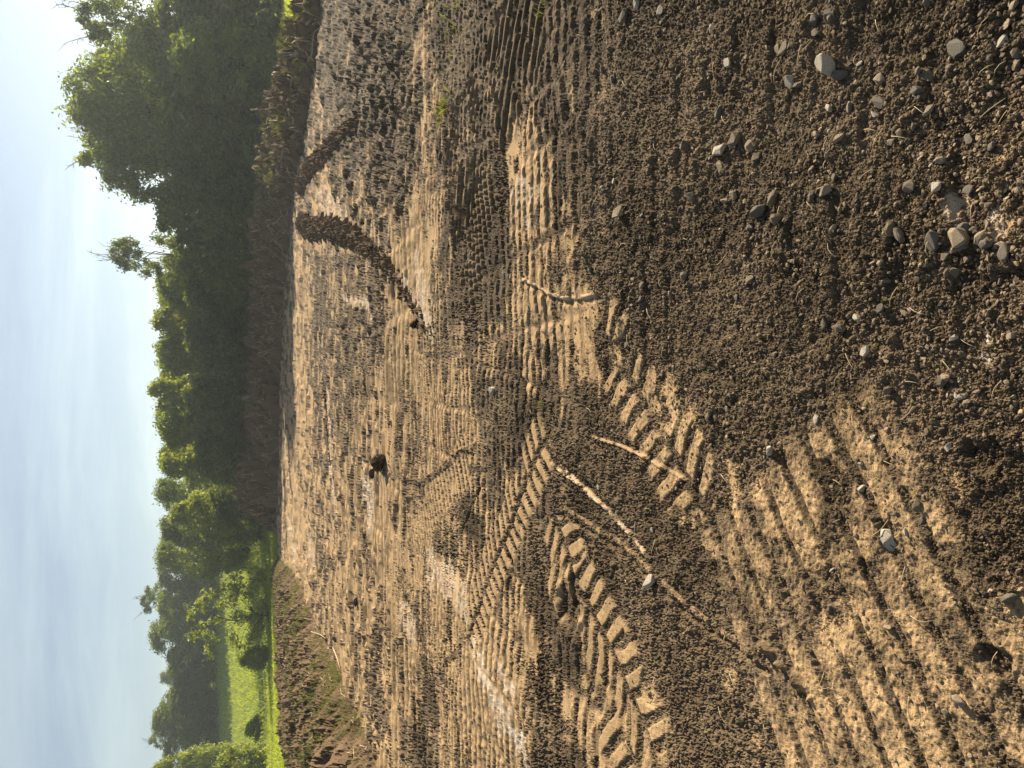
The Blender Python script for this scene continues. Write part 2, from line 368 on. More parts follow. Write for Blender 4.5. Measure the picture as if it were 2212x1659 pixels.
# single track prints: pressed plates with a crumbly ridge between them
def track(pts, hw, pitch, skew, cols, amp, seed, keepth=-0.3, duty=0.44, soft=0.05, clear=1.0):
    global ridge_h, tanm, crumb, z
    pts = PX(pts)
    s, t, d, L = poly_st(gx, gy, pts)
    t = t + 0.012 * fbm(gx * 5, gy * 5, seed, 2); s = s + 0.010 * fbm(gx * 7, gy * 7, seed + 3, 2)
    inside = (1 - sst(d, hw - 0.03, hw + 0.03)) * sst(s, 0.0, 0.15) * (1 - sst(s, L - 0.15, L))
    inside *= sst(fbm(gx * 2.4, gy * 2.4, seed + 11, 3), keepth - 0.12, keepth + 0.12)
    if cols == 2:
        u = np.abs(t); off = np.where(t > 0, 0.5, 0.0); sk = skew * (u - hw / 2)
        mid = 1 - sst(u, 0.015, 0.035)
    else:
        off = 0.0; sk = skew * t; mid = 0 * t
    q = ((s + sk) / pitch + off) % 1.0
    r = np.minimum(sst(q, 0, 0.10), 1 - sst(q, duty, duty + 0.10))
    r = np.maximum(r, mid).astype(f32)
    inside = inside * fine(pitch)
    ridge_h = ridge_h * (1 - 0.9 * inside) + amp * (1 - r) * inside
    tanm = tanm * (1 - inside * clear) + inside * clear * (1 - r) * np.clip(0.9 + 0.15 * mott + 0.3 * (SPK - 0.5), 0, 1)
    crumb = crumb * (1 - inside) + inside * (0.05 + 0.9 * r)
track([(1185,925),(1120,1080),(1055,1250),(1010,1400)], 0.20, 0.118, 0.25, 2, 0.012, 101, -0.75)
track([(1185,1085),(1240,1250),(1330,1420),(1440,1690)], 0.22, 0.118, -0.35, 2, 0.009, 111, -0.35)
track([(1180,1210),(1230,1330),(1290,1480),(1340,1690)], 0.13, 0.118, 0.3, 1, 0.009, 117, -0.2)
track([(1290,690),(1350,800),(1420,920),(1500,1060),(1560,1160)], 0.20, 0.112, 0.2, 2, 0.009, 121, -0.25)
track([(1330,1560),(1400,1700)], 0.2, 0.118, 0.3, 2, 0.010, 127, -0.4)
track([(1020,980),(960,1060),(900,1160),(850,1290)], 0.22, 0.11, 0.2, 1, 0.011, 131, -0.5)
track([(1000,180),(1000,330),(1020,480),(1060,560)], 0.5, 0.16, 1.2, 1, 0.024, 137, -0.35, 0.62, clear=0.3)
track([(1090,-40),(1120,120),(1140,260)], 0.45, 0.17, 0.9, 1, 0.026, 141, -0.3, 0.62, clear=0.1)
r5, g5 = ribs(gx, gy, 0.19, 0.04, 97, 0.7, 0.4)
p5 = sst(gx, -0.1, 0.3) * (1 - sst(gr, 3.6, 4.6)) * sst(fbm(gx * 1.4, gy * 1.2, 99, 3), -0.35, 0.15)
ridge_h += 0.013 * p5 * (1 - r5) * (1 - 0.8 * g5)
# long slanting lug bars in the near corner
bx, by = P(1700, 1290)
dirb = np.array([-0.81, -0.587]); nb = np.array([0.587, -0.81])
sb_ = (gx - bx) * nb[0] + (gy - by) * nb[1] + 0.006 * fbm(gx * 6, gy * 6, 151, 2); tb_ = (gx - bx) * dirb[0] + (gy - by) * dirb[1]
inb = sst(tb_ + 0.03 * fbm(gx * 4, gy * 4, 153, 2), -0.42, -0.30) * (1 - sst(tb_, 0.75, 0.9)) * sst(sb_, -0.38, -0.28) * (1 - sst(sb_, 0.62, 0.8)) * sst(fbm(gx * 3.2, gy * 3.2, 155, 3), -0.75, -0.35)
qb = (sb_ / 0.117) % 1.0; rbb = np.minimum(sst(qb, 0, 0.06), 1 - sst(qb, 0.24, 0.34))
ridge_h = ridge_h * (1 - 0.7 * inb) + 0.009 * (1 - rbb) * inb
tanm = tanm * (1 - inb) + inb * (1 - rbb) * np.clip(0.50 + 0.7 * mott + 0.55 * blotch + 0.5 * (clean - 0.5) + 0.6 * (SPK - 0.5), 0, 1)
crumb = crumb * (1 - inb) + inb * np.clip(0.16 + 0.7 * rbb - 0.5 * mott - 0.4 * blotch, 0.12, 1)

pale = np.zeros(gx.shape, f32)
# thin pressed lines and scraped edges
def line(pts, w, hgt, tan=0.9, pl=0.0, seed=0, side=0.0):
    global ridge_h, tanm, crumb, pale
    s, t, d, L = poly_st(gx, gy, PX(pts))
    d = np.abs(np.where(d > np.abs(t) + 1e-4, d, np.abs(t + 0.3 * w * noise(s * 9, s * 0, seed))))
    k = (1 - sst(d, w * 0.55, w * 1.1)) * (1 - sst(d, 9, 10))
    e = sst(fbm(gx * 12, gy * 12, seed + 2, 2), -0.5, 0.1)
    k = k * (0.1 + 0.9 * e)
    ridge_h = ridge_h + hgt * k
    tanm = tanm * (1 - k) + k * tan; crumb = crumb * (1 - 0.45 * k) if tan > 0.3 else np.maximum(crumb, 0.9 * k); pale = np.maximum(pale, pl * k)
    if side:
        k2 = sst(t * side, 0.0, w) * (1 - sst(t * side, w * 1.5, w * 4)) * (d < w * 5)
        ridge_h = ridge_h - abs(hgt) * 0.8 * k2
line([(1195,1008),(1250,1045),(1300,1090),(1345,1140),(1392,1192)], 0.013, 0.009, 1, 0.35, 161, 1)
line([(1207,1006),(1262,1052),(1312,1098)], 0.010, 0.010, 1, 0.2, 163)
line([(1278,944),(1340,962),(1400,990),(1482,1036)], 0.009, 0.008, 0.9, 0.05, 165, 1)
line([(1205,1108),(1330,1182),(1420,1262),(1500,1337),(1580,1392),(1660,1450)], 0.014, -0.012, 0.1, 0, 167)
line([(1218,1100),(1342,1172),(1432,1252),(1512,1327),(1592,1382)], 0.014, 0.006, 0.5, 0, 168)
line([(1135,604),(1165,618),(1190,635),(1225,645),(1260,645),(1292,637)], 0.012, 0.011, 0.95, 0.45, 169, -1)
line([(755,955),(772,985),(830,1020),(870,1040),(920,1040),(960,1010),(990,980),(1030,965),(1052,970)], 0.04, 0.006, 0.0, 0, 171)
line([(1000,1142),(1020,1090),(1042,1040)], 0.02, -0.02, 0.1, 0, 173)  # thin shadow line: a groove with shade also put into its colour
line([(1000,1395),(960,1440),(930,1490),(900,1530)], 0.04, 0.005, 0.0, 0, 175)
line([(700,650),(720,700),(760,760),(800,800)], 0.12, 0.008, 0.0, 0, 177)
line([(690,690),(730,700),(790,690)], 0.10, 0.008, 0.0, 0, 178)
line([(680,560),(730,565),(780,555)], 0.14, 0.008, 0.0, 0, 179)
line([(1660,1395),(1700,1430),(1750,1500)], 0.02, 0.03, 0.1, 0, 181)
# pale smears of dried clay
def smear(pts, w, amt, seed):
    global pale, crumb, ridge_h, tanm
    s, t, d, L = poly_st(gx, gy, PX(pts))
    k = 1 - sst(d + w * 0.7 * fbm(gx * 4 / max(w, 0.08) * 0.1, gy * 9 / max(w, 0.08) * 0.1, seed, 4, 0.65), w * 0.5, w * 0.85)
    k = k * sst(fbm(gx * 7, gy * 11, seed + 4, 3), -0.55, -0.1)
    k = k * np.clip(0.55 + 0.9 * SPK, 0, 1); pale = np.maximum(pale, 0.95 * amt * k * (0.35 + 0.65 * (1 - sst(mott, -0.1, 0.4)))); tanm = np.maximum(tanm, 0.9 * k); crumb = crumb * (1 - 0.6 * k); ridge_h = ridge_h * (1 - 0.2 * k)
smear([(1030,1390),(1045,1450),(1075,1520),(1125,1610)], 0.14, 0.9, 201)
smear([(1085,1440),(1110,1500)], 0.06, 0.8, 203)
smear([(790,1030),(805,1080),(800,1120)], 0.30, 0.85, 205)
smear([(865,590),(890,640),(915,680),(938,725)], 0.10, 0.9, 207)
smear([(900,560),(915,620),(930,690)], 0.22, 0.55, 208)
smear([(625,1130),(632,1170),(640,1210)], 0.55, 0.85, 209)
smear([(690,425),(720,450),(745,470)], 0.35, 0.5, 211)
smear([(1130,400),(1155,430),(1150,460)], 0.14, 0.5, 213)
smear([(930,1220),(960,1245),(1000,1290)], 0.2, 0.55, 215)
smear([(708,860),(713,930),(716,1010)], 0.30, 0.7, 217)
smear([(715,985),(722,1060),(730,1110)], 0.25, 0.55, 219)
smear([(665,1170),(680,1210)], 0.4, 0.5, 221)
smear([(765,1520),(775,1600),(785,1659)], 0.22, 0.8, 223)
smear([(870,1330),(900,1360)], 0.2, 0.5, 225)
smear([(2170,480),(2185,500)], 0.02, 0.9, 227)
smear([(2140,720),(2150,735)], 0.022, 0.95, 229)
smear([(2130,770),(2140,780)], 0.014, 0.95, 231)
smear([(2070,440),(2090,455)], 0.03, 0.5, 233)
smear([(740,640),(800,660),(805,690)], 0.12, 0.6, 235)
# rocky coarse stretch near the camera: no wash-board, many lumps; shallow heel marks and pits
gravelz = sst(gx + 0.22 * (gy - 1.2), -0.15, 0.55) * (1 - sst(gr, 4.2, 6.5))
for (a, b, w, dp, sd) in [(2130, 990, 0.05, .03, 1), (2195, 620, 0.05, .03, 4), (1225, 1320, 0.14, .05, 5), (1240, 1290, .10, .04, 6), (2160, 1430, .04, .02, 8), (1925, 1140, .03, .02, 14), (1700, 990, .035, .02, 15)]:
    px, py = P(a, b); d = np.hypot(gx - px, gy - py) + w * 0.5 * fbm(gx / w * 0.8, gy / w * 0.8, 300 + sd, 3)
    dp = dp * 0.5; k = 1 - sst(d, w * 0.3, w * 1.2); z = z - dp * k; tanm *= 1 - 0.9 * k; crumb = np.maximum(crumb, 0.8 * k)
    k = np.exp(-((d - w * 1.25) / (w * 0.3)) ** 2); ridge_h = ridge_h + dp * 0.4 * k

z = z + ridge_h
b1, t1 = bumps(gx, gy, 0.0072, 400, 0.9); b2, t2 = bumps(gx + 5, gy, 0.020, 410, 0.75); b3, t3 = bumps(gx, gy + 7, 0.045, 420, 0.35, 0.2, 0.5)
b4, t4 = bumps(gx + 3, gy + 3, 0.12, 430, 0.25, 0.12, 0.33)
rug = sst(fbm(gx * 3.0, gy * 3.0, 440, 3), -0.5, 0.5)
b0, t0 = bumps(gx + 9, gy + 2, 0.0058, 395, 0.95)
z = z + crumb * (1.3 * b0 * fine(0.0058) + 1.05 * b1 * fine(0.0072) + (0.22 + 0.3 * rug) * b2 * fine(0.02) + 0.35 * rug * b3 * fine(0.045) + 0.3 * rug * rug * b4 * fine(0.1))
z = z + 0.25 * crumb * 0.03 * fbm(gx * 14, gy * 14, 450, 3) * fine(0.05)
z = z + 0.0035 * fbm(gx * 40, gy * 55, 455, 3) * fine(0.02)
far = sst(gr, 5, 9)
z = z + far * crumb * 0.030 * np.maximum(fbm(gx * 2.2, gy * 8.0, 460, 4, 0.65), -0.2) * (1 + 0.5 * rightc)
z = z + np.maximum(0.05 * np.minimum(0.5 * cell, 0.004), np.clip(crumb, 0, 1.1) ** 1.5 * np.minimum(0.5 * cell, 0.0105)) * (rng.random(gx.shape).astype(f32) * 2 - 1)
tone = np.clip(0.25 * (SPK - 0.3) + 0.40 * t1 * fine(0.0072) + 0.35 * t2 * fine(0.02) + 0.2 * rug, 0, 1)
sd = poly_in(gx, gy, SITE)
z = z - 0.8 * sst(-sd, 0.0, 2.0)
tanm = np.clip(tanm * (0.92 + 0.16 * mott), 0, 1); pale = np.clip(pale, 0, 1)
GZ = z.reshape(NRr, NCc)
ground = mesh_np('ground', np.stack([gx, gy, z], 1), grid_faces(NRr, NCc), DIRT, smooth=False, attrs={'tan': tanm, 'pale': pale, 'tone': tone})
tag(ground, kind='structure')
def gz(x, y):                                   # ground height under a point
    r = math.hypot(x, y); a = math.atan2(x, y)
    i = int(np.clip(np.searchsorted(rr, r), 1, NRr - 1)); j = int(np.clip(np.searchsorted(th, a), 1, NCc - 1))
    return float(GZ[i, j])
def gzs(x, y):
    i = np.clip(np.searchsorted(rr, np.hypot(x, y)), 1, NRr - 1); j = np.clip(np.searchsorted(th, np.arctan2(x, y)), 1, NCc - 1)
    return GZ[i, j]

# ------------------------------------------------------------------ terrain with the grass field
def hill(x, y):
    t = np.clip((y - 62) / 75, 0, 1.25); return (8.2 * t * (0.55 + 0.45 * np.clip(t, 0, 1)) + 0.35 * fbm(x * 0.02, y * 0.03, 500, 2) * np.clip((y - 40) / 30, 0, 1)).astype(f32)
tx = np.unique(np.concatenate([np.linspace(-700, -80, 25), np.linspace(-80, 80, 107), np.linspace(80, 700, 25)]))
ty = np.unique(np.concatenate([np.linspace(-500, -20, 14), np.linspace(-20, 160, 121), np.linspace(160, 900, 30)]))
TX, TY = np.meshgrid(tx, ty); txf, tyf = TX.ravel(), TY.ravel()
tz = hill(txf, tyf) + 0.05 * fbm(txf * 0.4, tyf * 0.4, 505, 3) - 0.9 * sst(poly_in(txf, tyf, SITE), 0.3, 2.2)
def make_field():
    M, n = mat('meadow'); N, L = nodes(n)
    t = N('ShaderNodeTexCoord'); mpp = N('ShaderNodeMapping'); mpp.inputs['Scale'].default_value = (0.25, 1.0, 1); L(t.outputs['Object'], mpp.inputs[0])
    a = N('ShaderNodeTexNoise', ins={'Scale': 0.5, 'Detail': 8.0, 'Roughness': 0.7}); L(mpp.outputs[0], a.inputs['Vector'])
    b = N('ShaderNodeTexNoise', ins={'Scale': 9.0, 'Detail': 5.0, 'Roughness': 0.7}); L(t.outputs['Object'], b.inputs['Vector'])
    r = N('ShaderNodeValToRGB'); r.color_ramp.elements[0].position = 0.3; r.color_ramp.elements[1].position = 0.7
    r.color_ramp.elements[0].color = (0.14, 0.20, 0.03, 1); r.color_ramp.elements[1].color = (0.30, 0.34, 0.06, 1)
    ml = N('ShaderNodeMath', operation='MULTIPLY_ADD'); ml.inputs[1].default_value = 0.5; L(b.outputs[0], ml.inputs[0]); 
    hf = N('ShaderNodeMath', operation='MULTIPLY'); hf.inputs[1].default_value = 0.5; L(a.outputs[0], hf.inputs[0]); L(hf.outputs[0], ml.inputs[2])
    L(ml.outputs[0], r.inputs[0])
    p = N('ShaderNodeBsdfPrincipled', ins={'Roughness': 0.9, 'Specular IOR Level': 0.1}); L(r.outputs[0], p.inputs['Base Color'])
    bp = N('ShaderNodeBump', ins={'Strength': 0.8, 'Distance': 0.15}); L(b.outputs[0], bp.inputs['Height']); L(bp.outputs[0], p.inputs['Normal'])
    o = N('ShaderNodeOutputMaterial'); L(p.outputs[0], o.inputs[0]); return M
terrain = mesh_np('meadow_terrain', np.stack([txf, tyf, tz], 1), grid_faces(len(ty), len(tx)), make_field())
tag(terrain, kind='structure')
def hz(x, y): return float(hill(np.array([x], f32), np.array([y], f32))[0])

# grass blades
def blades(name, x, y, zz, hgt, wid, n, material, seed, parent=None, spread=0.12):
    r = np.random.default_rng(seed); m_ = len(x)
    X = np.repeat(x, n) + r.normal(0, spread, m_ * n); Y = np.repeat(y, n) + r.normal(0, spread, m_ * n); Z = np.repeat(zz, n)
    H = np.repeat(hgt, n) * r.uniform(0.55, 1.1, m_ * n); a = r.uniform(0, 2 * np.pi, m_ * n); w = wid * r.uniform(0.6, 1.2, m_ * n)
    lx_, ly_ = r.normal(0, 0.28, m_ * n) * H, r.normal(0, 0.28, m_ * n) * H
    v = np.stack([np.stack([X - np.cos(a) * w, Y - np.sin(a) * w, Z - 0.03], 1), np.stack([X + np.cos(a) * w, Y + np.sin(a) * w, Z - 0.03], 1),
                  np.stack([X + lx_ + np.cos(a) * w * .5, Y + ly_ + np.sin(a) * w * .5, Z + H * 0.75], 1), np.stack([X + lx_ * 1.7, Y + ly_ * 1.7, Z + H], 1)], 1).reshape(-1, 3)
    i = np.arange(m_ * n)[:, None] * 4
    return mesh_np(name, v, np.concatenate([i, i + 1, i + 3, i + 2], 1), material, parent, smooth=False)
def scatter(n, x0, x1, y0, y1, test, seed):
    r = np.random.default_rng(seed); x = r.uniform(x0, x1, n); y = r.uniform(y0, y1, n); k = test(x, y); return x[k], y[k]
gx1, gy1 = scatter(60000, -46, -6, 36, 66, lambda x, y: (poly_in(x, y, SITE) < -0.3) & (x > -0.62 * y - 2), 601)
gx1, gy1 = gx1[:11000], gy1[:11000]
tag(blades('meadow_grass', gx1, gy1, hill(gx1, gy1), np.full(len(gx1), 0.34), 0.018, 5, GRASS, 602), 'tall bright green grass at the near edge of the meadow', 'grass', kind='stuff')
gx2, gy2 = scatter(40000, -80, -8, 66, 140, lambda x, y: (x > -0.62 * y - 2), 603)
gx2, gy2 = gx2[:8000], gy2[:8000]
tag(blades('hillside_grass', gx2, gy2, hill(gx2, gy2), np.full(len(gx2), 0.5), 0.03, 4, GRASS, 604, spread=0.4), 'yellow green grass covering the rising meadow', 'grass', kind='stuff')
gx3, gy3 = scatter(30000, 7, 26, 16, 42, lambda x, y: (poly_in(x, y, SITE) < -0.2) & (x < 0.62 * y + 2), 605)
gx3, gy3 = gx3[:5500], gy3[:5500]
tag(blades('bank_grass', gx3, gy3, hill(gx3, gy3), np.full(len(gx3), 0.26), 0.012, 5, GRASS, 606), 'bright green grass behind the low end of the soil berm', 'grass', kind='stuff')

# ------------------------------------------------------------------ soil berm, heaps, windrows
def mound(name, path, half, hts, ns, ntt, rough, seed, material=TOPSOIL, power=0.8, base=None, tanbias=0.0, jit=0.22, lmp=0.30, edge=0.22, bmp=0.7, fld=0.22):
    """a bank of loose soil along a path; heights and half widths per path point"""
    pts = np.array(path, float); seg = np.r_[0, np.cumsum(np.hypot(*np.diff(pts, axis=0).T))]
    s = np.linspace(0, seg[-1], ns); cx = np.interp(s, seg, pts[:, 0]); cy = np.interp(s, seg, pts[:, 1])
    k = max(3, ns // 30) | 1; ker = np.ones(k) / k
    sm = lambda a: np.convolve(np.pad(a, k // 2, mode='edge'), ker, 'valid')
    cx, cy = sm(cx), sm(cy); tx_, ty_ = np.gradient(cx), np.gradient(cy); l = np.hypot(tx_, ty_); nx, ny = -ty_ / l, tx_ / l
    hh = sm(np.interp(s, seg, hts)); hw = sm(np.interp(s, seg, half))
    t = np.linspace(-1, 1, ntt)
    Sg, Tg = np.meshgrid(s, t, indexing='ij'); hh2, hw2 = hh[:, None], hw[:, None]
    ed = 1 + edge * fbm(Sg / hw2 * 0.8, Tg * 0 + np.sign(Tg) * 5, seed, 3)
    x = cx[:, None] + nx[:, None] * Tg * hw2 * ed; y = cy[:, None] + ny[:, None] * Tg * hw2 * ed
    prof = np.clip(1 - np.abs(Tg) ** 1.7, 0, 1) ** power
    endc = sst(Sg, 0, np.minimum(hw2 * 1.2, seg[-1] * 0.2)) * (1 - sst(Sg, seg[-1] - np.minimum(hw2 * 1.2, seg[-1] * 0.2), seg[-1]))
    sc = rough
    lump = fbm(x / sc, y / sc, seed + 3, 4, 0.6); lump2 = fbm(Sg / sc * 1.7, Tg * hw2 / sc * 1.7, seed + 9, 4, 0.62)
    fold = 1 - np.abs(fbm(Sg / sc * 0.9 + 3, Tg * hw2 / sc * 1.6, seed + 15, 3, 0.6)) * 1.6
    bb = bumps(x.ravel(), y.ravel(), sc * 0.5, seed + 21, 0.7)[0].reshape(x.shape) + 0.6 * bumps(x.ravel(), y.ravel(), sc * 0.2, seed + 31, 0.8)[0].reshape(x.shape)
    zz = hh2 * prof * endc * (1 + 0.45 * lump) + prof ** 0.3 * endc * sc * (lmp * lump2 + fld * np.clip(fold, 0, 1) ** 3 + bmp * bb / sc)
    jx = sc * jit * fbm(Sg / sc * 1.3, Tg * hw2 / sc * 2 + 7, seed + 41, 3, 0.6) * prof; jy = sc * jit * fbm(Sg / sc * 1.3 + 9, Tg * hw2 / sc * 2, seed + 43, 3, 0.6) * prof
    g0 = gzs(x.ravel(), y.ravel()).reshape(x.shape) if base is None else base(x, y)
    g0 = np.maximum(g0, -0.15)
    z_ = g0 - 0.06 + zz + 0.05 * sc * prof * np.random.default_rng(seed).normal(0, 1, zz.shape)
    tn = np.clip(tanbias + 0.5 * np.clip(fold, 0, 1) ** 2 * 0.6 + 0.3 * lump2, 0, 1) * 0.6
    o = mesh_np(name, np.stack([(x + jx).ravel(), (y + jy).ravel(), z_.ravel()], 1), grid_faces(ns, ntt), material, None, False,
                {'tan': tn.ravel(), 'pale': tn.ravel() * 0, 'tone': np.clip(0.5 + 0.4 * lump, 0, 1).ravel()})
    return o, (x + jx), (y + jy), z_, prof

# the long berm across the back of the site (base from the ground it meets, crest from the photo)
BP = [(12.5, 12.5), (10.3, 17.6), (9.7, 21.0), (9.6, 25.0), (9.6, 29.0), (9.4, 33.0), (7.3, 41.5), (4.5, 46.5), (1.0, 50.2), (-3.2, 52.6), (-6.2, 54.2), (-8.8, 54.8), (-11.0, 54.0)]
crest_px = [(700, -40), (684, 60), (640, 150), (600, 290), (586, 350), (572, 420), (554, 560), (549, 680), (544, 800), (540, 930), (528, 1020), (514, 1090), (585, 1150)]
BH = [max(0.10, T(a, b, p[1])[2] * 0.90) for (a, b), p in zip(crest_px, BP)]
BW = [1.0, 1.1, 1.2, 1.4, 1.6, 1.8, 2.1, 2.3, 2.4, 2.5, 2.6, 2.5, 1.6]
berm, bxx, byy, bzz, bpf = mound('soil_berm', BP, BW, BH, 760, 74, 0.62, 700, jit=0.36, lmp=0.42, edge=0.35, bmp=0.5, fld=0.35)
tag(berm, 'long dark berm of dug topsoil heaped along the foot of the trees', 'soil berm')
# ragged roots out of the berm, light brown to stand in for sunlit sod rims
def root_paths(X, Y, Z, n, seed, lo, hi, r0=0.012, lenr=(0.5, 1.6), up0=0.02):
    r = random.Random(seed); out = []
    for _ in range(n):
        i = r.randrange(5, X.shape[0] - 6); j = r.randrange(int(lo * X.shape[1]), int(hi * X.shape[1]))
        L_ = r.uniform(*lenr); k = r.randint(7, 12); ii = float(i); jj = float(j); pts = []
        di = r.choice((-1, 1)) * r.uniform(0.2, 1); dj = r.uniform(-0.6, 0.6)
        for q in range(k):
            a = min(max(int(ii), 0), X.shape[0] - 1); b = min(max(int(jj), 0), X.shape[1] - 1)
            pts.append((X[a, b] + r.gauss(0, 0.02), Y[a, b] + r.gauss(0, 0.02), Z[a, b] + up0 + abs(r.gauss(0, 0.05))))
            ii += di * L_ * 1.6; jj += dj * L_ * 1.4; di += r.gauss(0, 0.35); dj += r.gauss(0, 0.5)
        rad = [r0 * r.uniform(0.7, 1.8) * (1 - 0.75 * q / k) for q in range(k)]
        out.append((pts, rad))
    return out
v, fc = tubes(root_paths(bxx, byy, bzz, 420, 5, 0.40, 0.95, 0.024), 5)
tag(mesh_np('roots', v, fc, TWIG, berm), kind='stuff')
def sprinkle(X, Y, Z, n, seed, lo, hi, clump=40):
    r = np.random.default_rng(seed); c = r.integers(0, X.shape[0], clump); b0 = r.integers(int(lo * X.shape[1]), int(hi * X.shape[1]), clump)
    k = r.integers(0, clump, n); i = np.clip(c[k] + r.normal(0, 9, n), 0, X.shape[0] - 1).astype(int); j = np.clip(b0[k] + r.normal(0, 2.0, n), 0, X.shape[1] - 1).astype(int)
    return X[i, j], Y[i, j], Z[i, j]
x_, y_, z_ = sprinkle(bxx, byy, bzz, 2600, 8, 0.45, 0.9, 60)
tag(blades('weeds', x_, y_, z_, np.full(len(x_), 0.14), 0.010, 5, WEED, 9, berm, 0.05), kind='stuff')

# low spread of turned topsoil along the meadow side
hx0 = np.linspace(0, 1, 230); hy0 = np.linspace(0, 1, 440)
A, B = np.meshgrid(hx0, hy0, indexing='ij')     # A outwards from the graded edge, B along it
edge = np.array([(-4.6, 6.0), (-5.0, 9.5), (-5.35, 12.6), (-5.7, 15.5), (-6.1, 18.5), (-6.7, 24), (-7.5, 31), (-9.3, 40), (-11.5, 52)])
el = np.r_[0, np.cumsum(np.hypot(*np.diff(edge, axis=0).T))]; bl = B ** 1.4 * el[-1]
ex = np.interp(bl, el, edge[:, 0]); ey = np.interp(bl, el, edge[:, 1])
wd = np.interp(bl, [0, 8, 14, 24, 32, 40, 48], [3, 4.5, 7, 9, 6, 3, 2.2])
hx = ex - (A ** 1.3) * wd; hy = ey + (A ** 1.3) * wd * 0.42
cr = sst(A * wd, 0.0, 1.3) * (1 - sst(A, 0.86, 1.0))
hh = np.interp(bl, [0, 8, 14, 24, 34, 48], [0.42, 0.46, 0.46, 0.42, 0.34, 0.25])
l1 = fbm(hx * 0.9, hy * 0.9, 800, 4, 0.6); l2 = fbm(hx * 3.2, hy * 3.2, 806, 4, 0.62); bb = bumps(hx.ravel(), hy.ravel(), 0.45, 810, 0.7)[0].reshape(hx.shape); b5 = bumps(hx.ravel(), hy.ravel(), 0.16, 820, 0.8)[0].reshape(hx.shape)
hzz = cr * (hh * (0.85 + 0.45 * l1) + 0.14 * l2 + 0.16 * bb + 0.55 * b5 + 0.03 * np.random.default_rng(3).normal(0, 1, l2.shape)) - 0.12 * (1 - sst(A, 0, 0.03)) - 0.3 * sst(A, 0.93, 1.0)
hb = np.maximum(gzs(hx.ravel(), hy.ravel()).reshape(hx.shape), -0.02)
heap = mesh_np('topsoil_heap', np.stack([hx.ravel(), hy.ravel(), (hb + hzz).ravel()], 1), grid_faces(230, 440), TOPSOIL, smooth=False, attrs={'tan': np.clip(0.25 * l2, 0, 0.3), 'pale': A * 0, 'tone': np.clip(0.45 + 0.5 * l1, 0, 1)})
tag(heap, 'rough spread of dark turned topsoil with weeds beside the meadow', 'soil heap')
x_, y_, z_ = sprinkle(hx, hy, hb + hzz, 7500, 18, 0.0, 0.9, 420)
tag(blades('weeds', x_, y_, z_, np.full(len(x_), 0.085), 0.006, 5, WEED, 19, heap, 0.07), kind='stuff')
v, fc = tubes(root_paths(hx, hy, hb + hzz, 160, 25, 0.1, 0.9, 0.010, (0.3, 0.9)), 4)
tag(mesh_np('roots', v, fc, TWIG, heap), kind='stuff')

wr = PX([(648, 480), (672, 492), (700, 492), (735, 498), (770, 512), (810, 545), (860, 600), (900, 660), (945, 742)])
w1, *_ = mound('soil_windrow', wr, [.40, .34, .29, .26, .21, .16, .13, .11, .07], [.15, .14, .12, .10, .08, .06, .05, .04, .02], 620, 50, 0.20, 900, TOPSOIL, jit=0.10, lmp=0.3, edge=0.6, power=0.6, bmp=0.12)
tag(w1, 'long curving windrow of dark loose soil beside a pale scraped strip', 'soil windrow')
w2, *_ = mound('soil_windrow', PX([(778, 262), (745, 290), (715, 318), (690, 345), (668, 372), (648, 405)]), [.14, .2, .25, .3, .36, .4], [.06, .10, .12, .15, .18, .18], 360, 46, 0.24, 930, TOPSOIL, jit=0.08, lmp=0.2, edge=0.45, power=0.6, bmp=0.12)
tag(w2, 'short straight windrow of dark soil nearer the big trees', 'soil windrow')
w3, *_ = mound('soil_windrow', PX([(700, 810), (703, 860), (707, 910), (712, 965), (716, 1010)]), [.10] * 5, [.05, .07, .06, .06, .04], 300, 20, 0.12, 940, TOPSOIL, jit=0.06)
tag(w3, 'thin low ridge of soil edging a pale strip in the middle distance', 'soil ridge')
# angular lumps
def rock_mesh(name, seed, cuts=9, sub=3, rough=0.035, hull=True):
    import bmesh
    r = random.Random(seed); bm = bmesh.new()
    if hull:
        for _ in range(17):
            d_ = Vector((r.gauss(0, 1), r.gauss(0, 1), r.gauss(0, 1))).normalized() * r.uniform(0.78, 1.0)
            bm.verts.new((max(-.85, min(.85, d_.x)), max(-.8, min(.8, d_.y)), max(-.75, min(.7, d_.z))))
        res = bmesh.ops.convex_hull(bm, input=bm.verts)
        bmesh.ops.delete(bm, geom=[g for g in res['geom_interior'] if isinstance(g, bmesh.types.BMVert)], context='VERTS')
        bmesh.ops.dissolve_limit(bm, angle_limit=0.2, verts=bm.verts, edges=bm.edges)
        bmesh.ops.bevel(bm, geom=list(bm.edges), offset=0.045, segments=1, affect='EDGES')
    else:
        bmesh.ops.create_icosphere(bm, subdivisions=sub, radius=1.0)
        pl = [(Vector((r.gauss(0, 1), r.gauss(0, 1), r.gauss(0, 1))).normalized(), r.uniform(0.42, 0.8)) for _ in range(cuts)]
        for v_ in bm.verts:
            for n_, d_ in pl:
                q = v_.co.dot(n_) - d_
                if q > 0: v_.co -= n_ * q
            v_.co += Vector((r.gauss(0, 1), r.gauss(0, 1), r.gauss(0, 1))) * rough * 0.4
    me = bpy.data.meshes.new(name); bm.to_mesh(me); bm.free()
    return me
RM = [rock_mesh('stone', 40 + i) for i in range(14)]
RMM = {}
def stone_data(i, tone):
    if (i, tone) not in RMM:
        me = RM[i].copy(); me.materials.append(STONE[tone]); RMM[(i, tone)] = me
    return RMM[(i, tone)]
sr = random.Random(77)
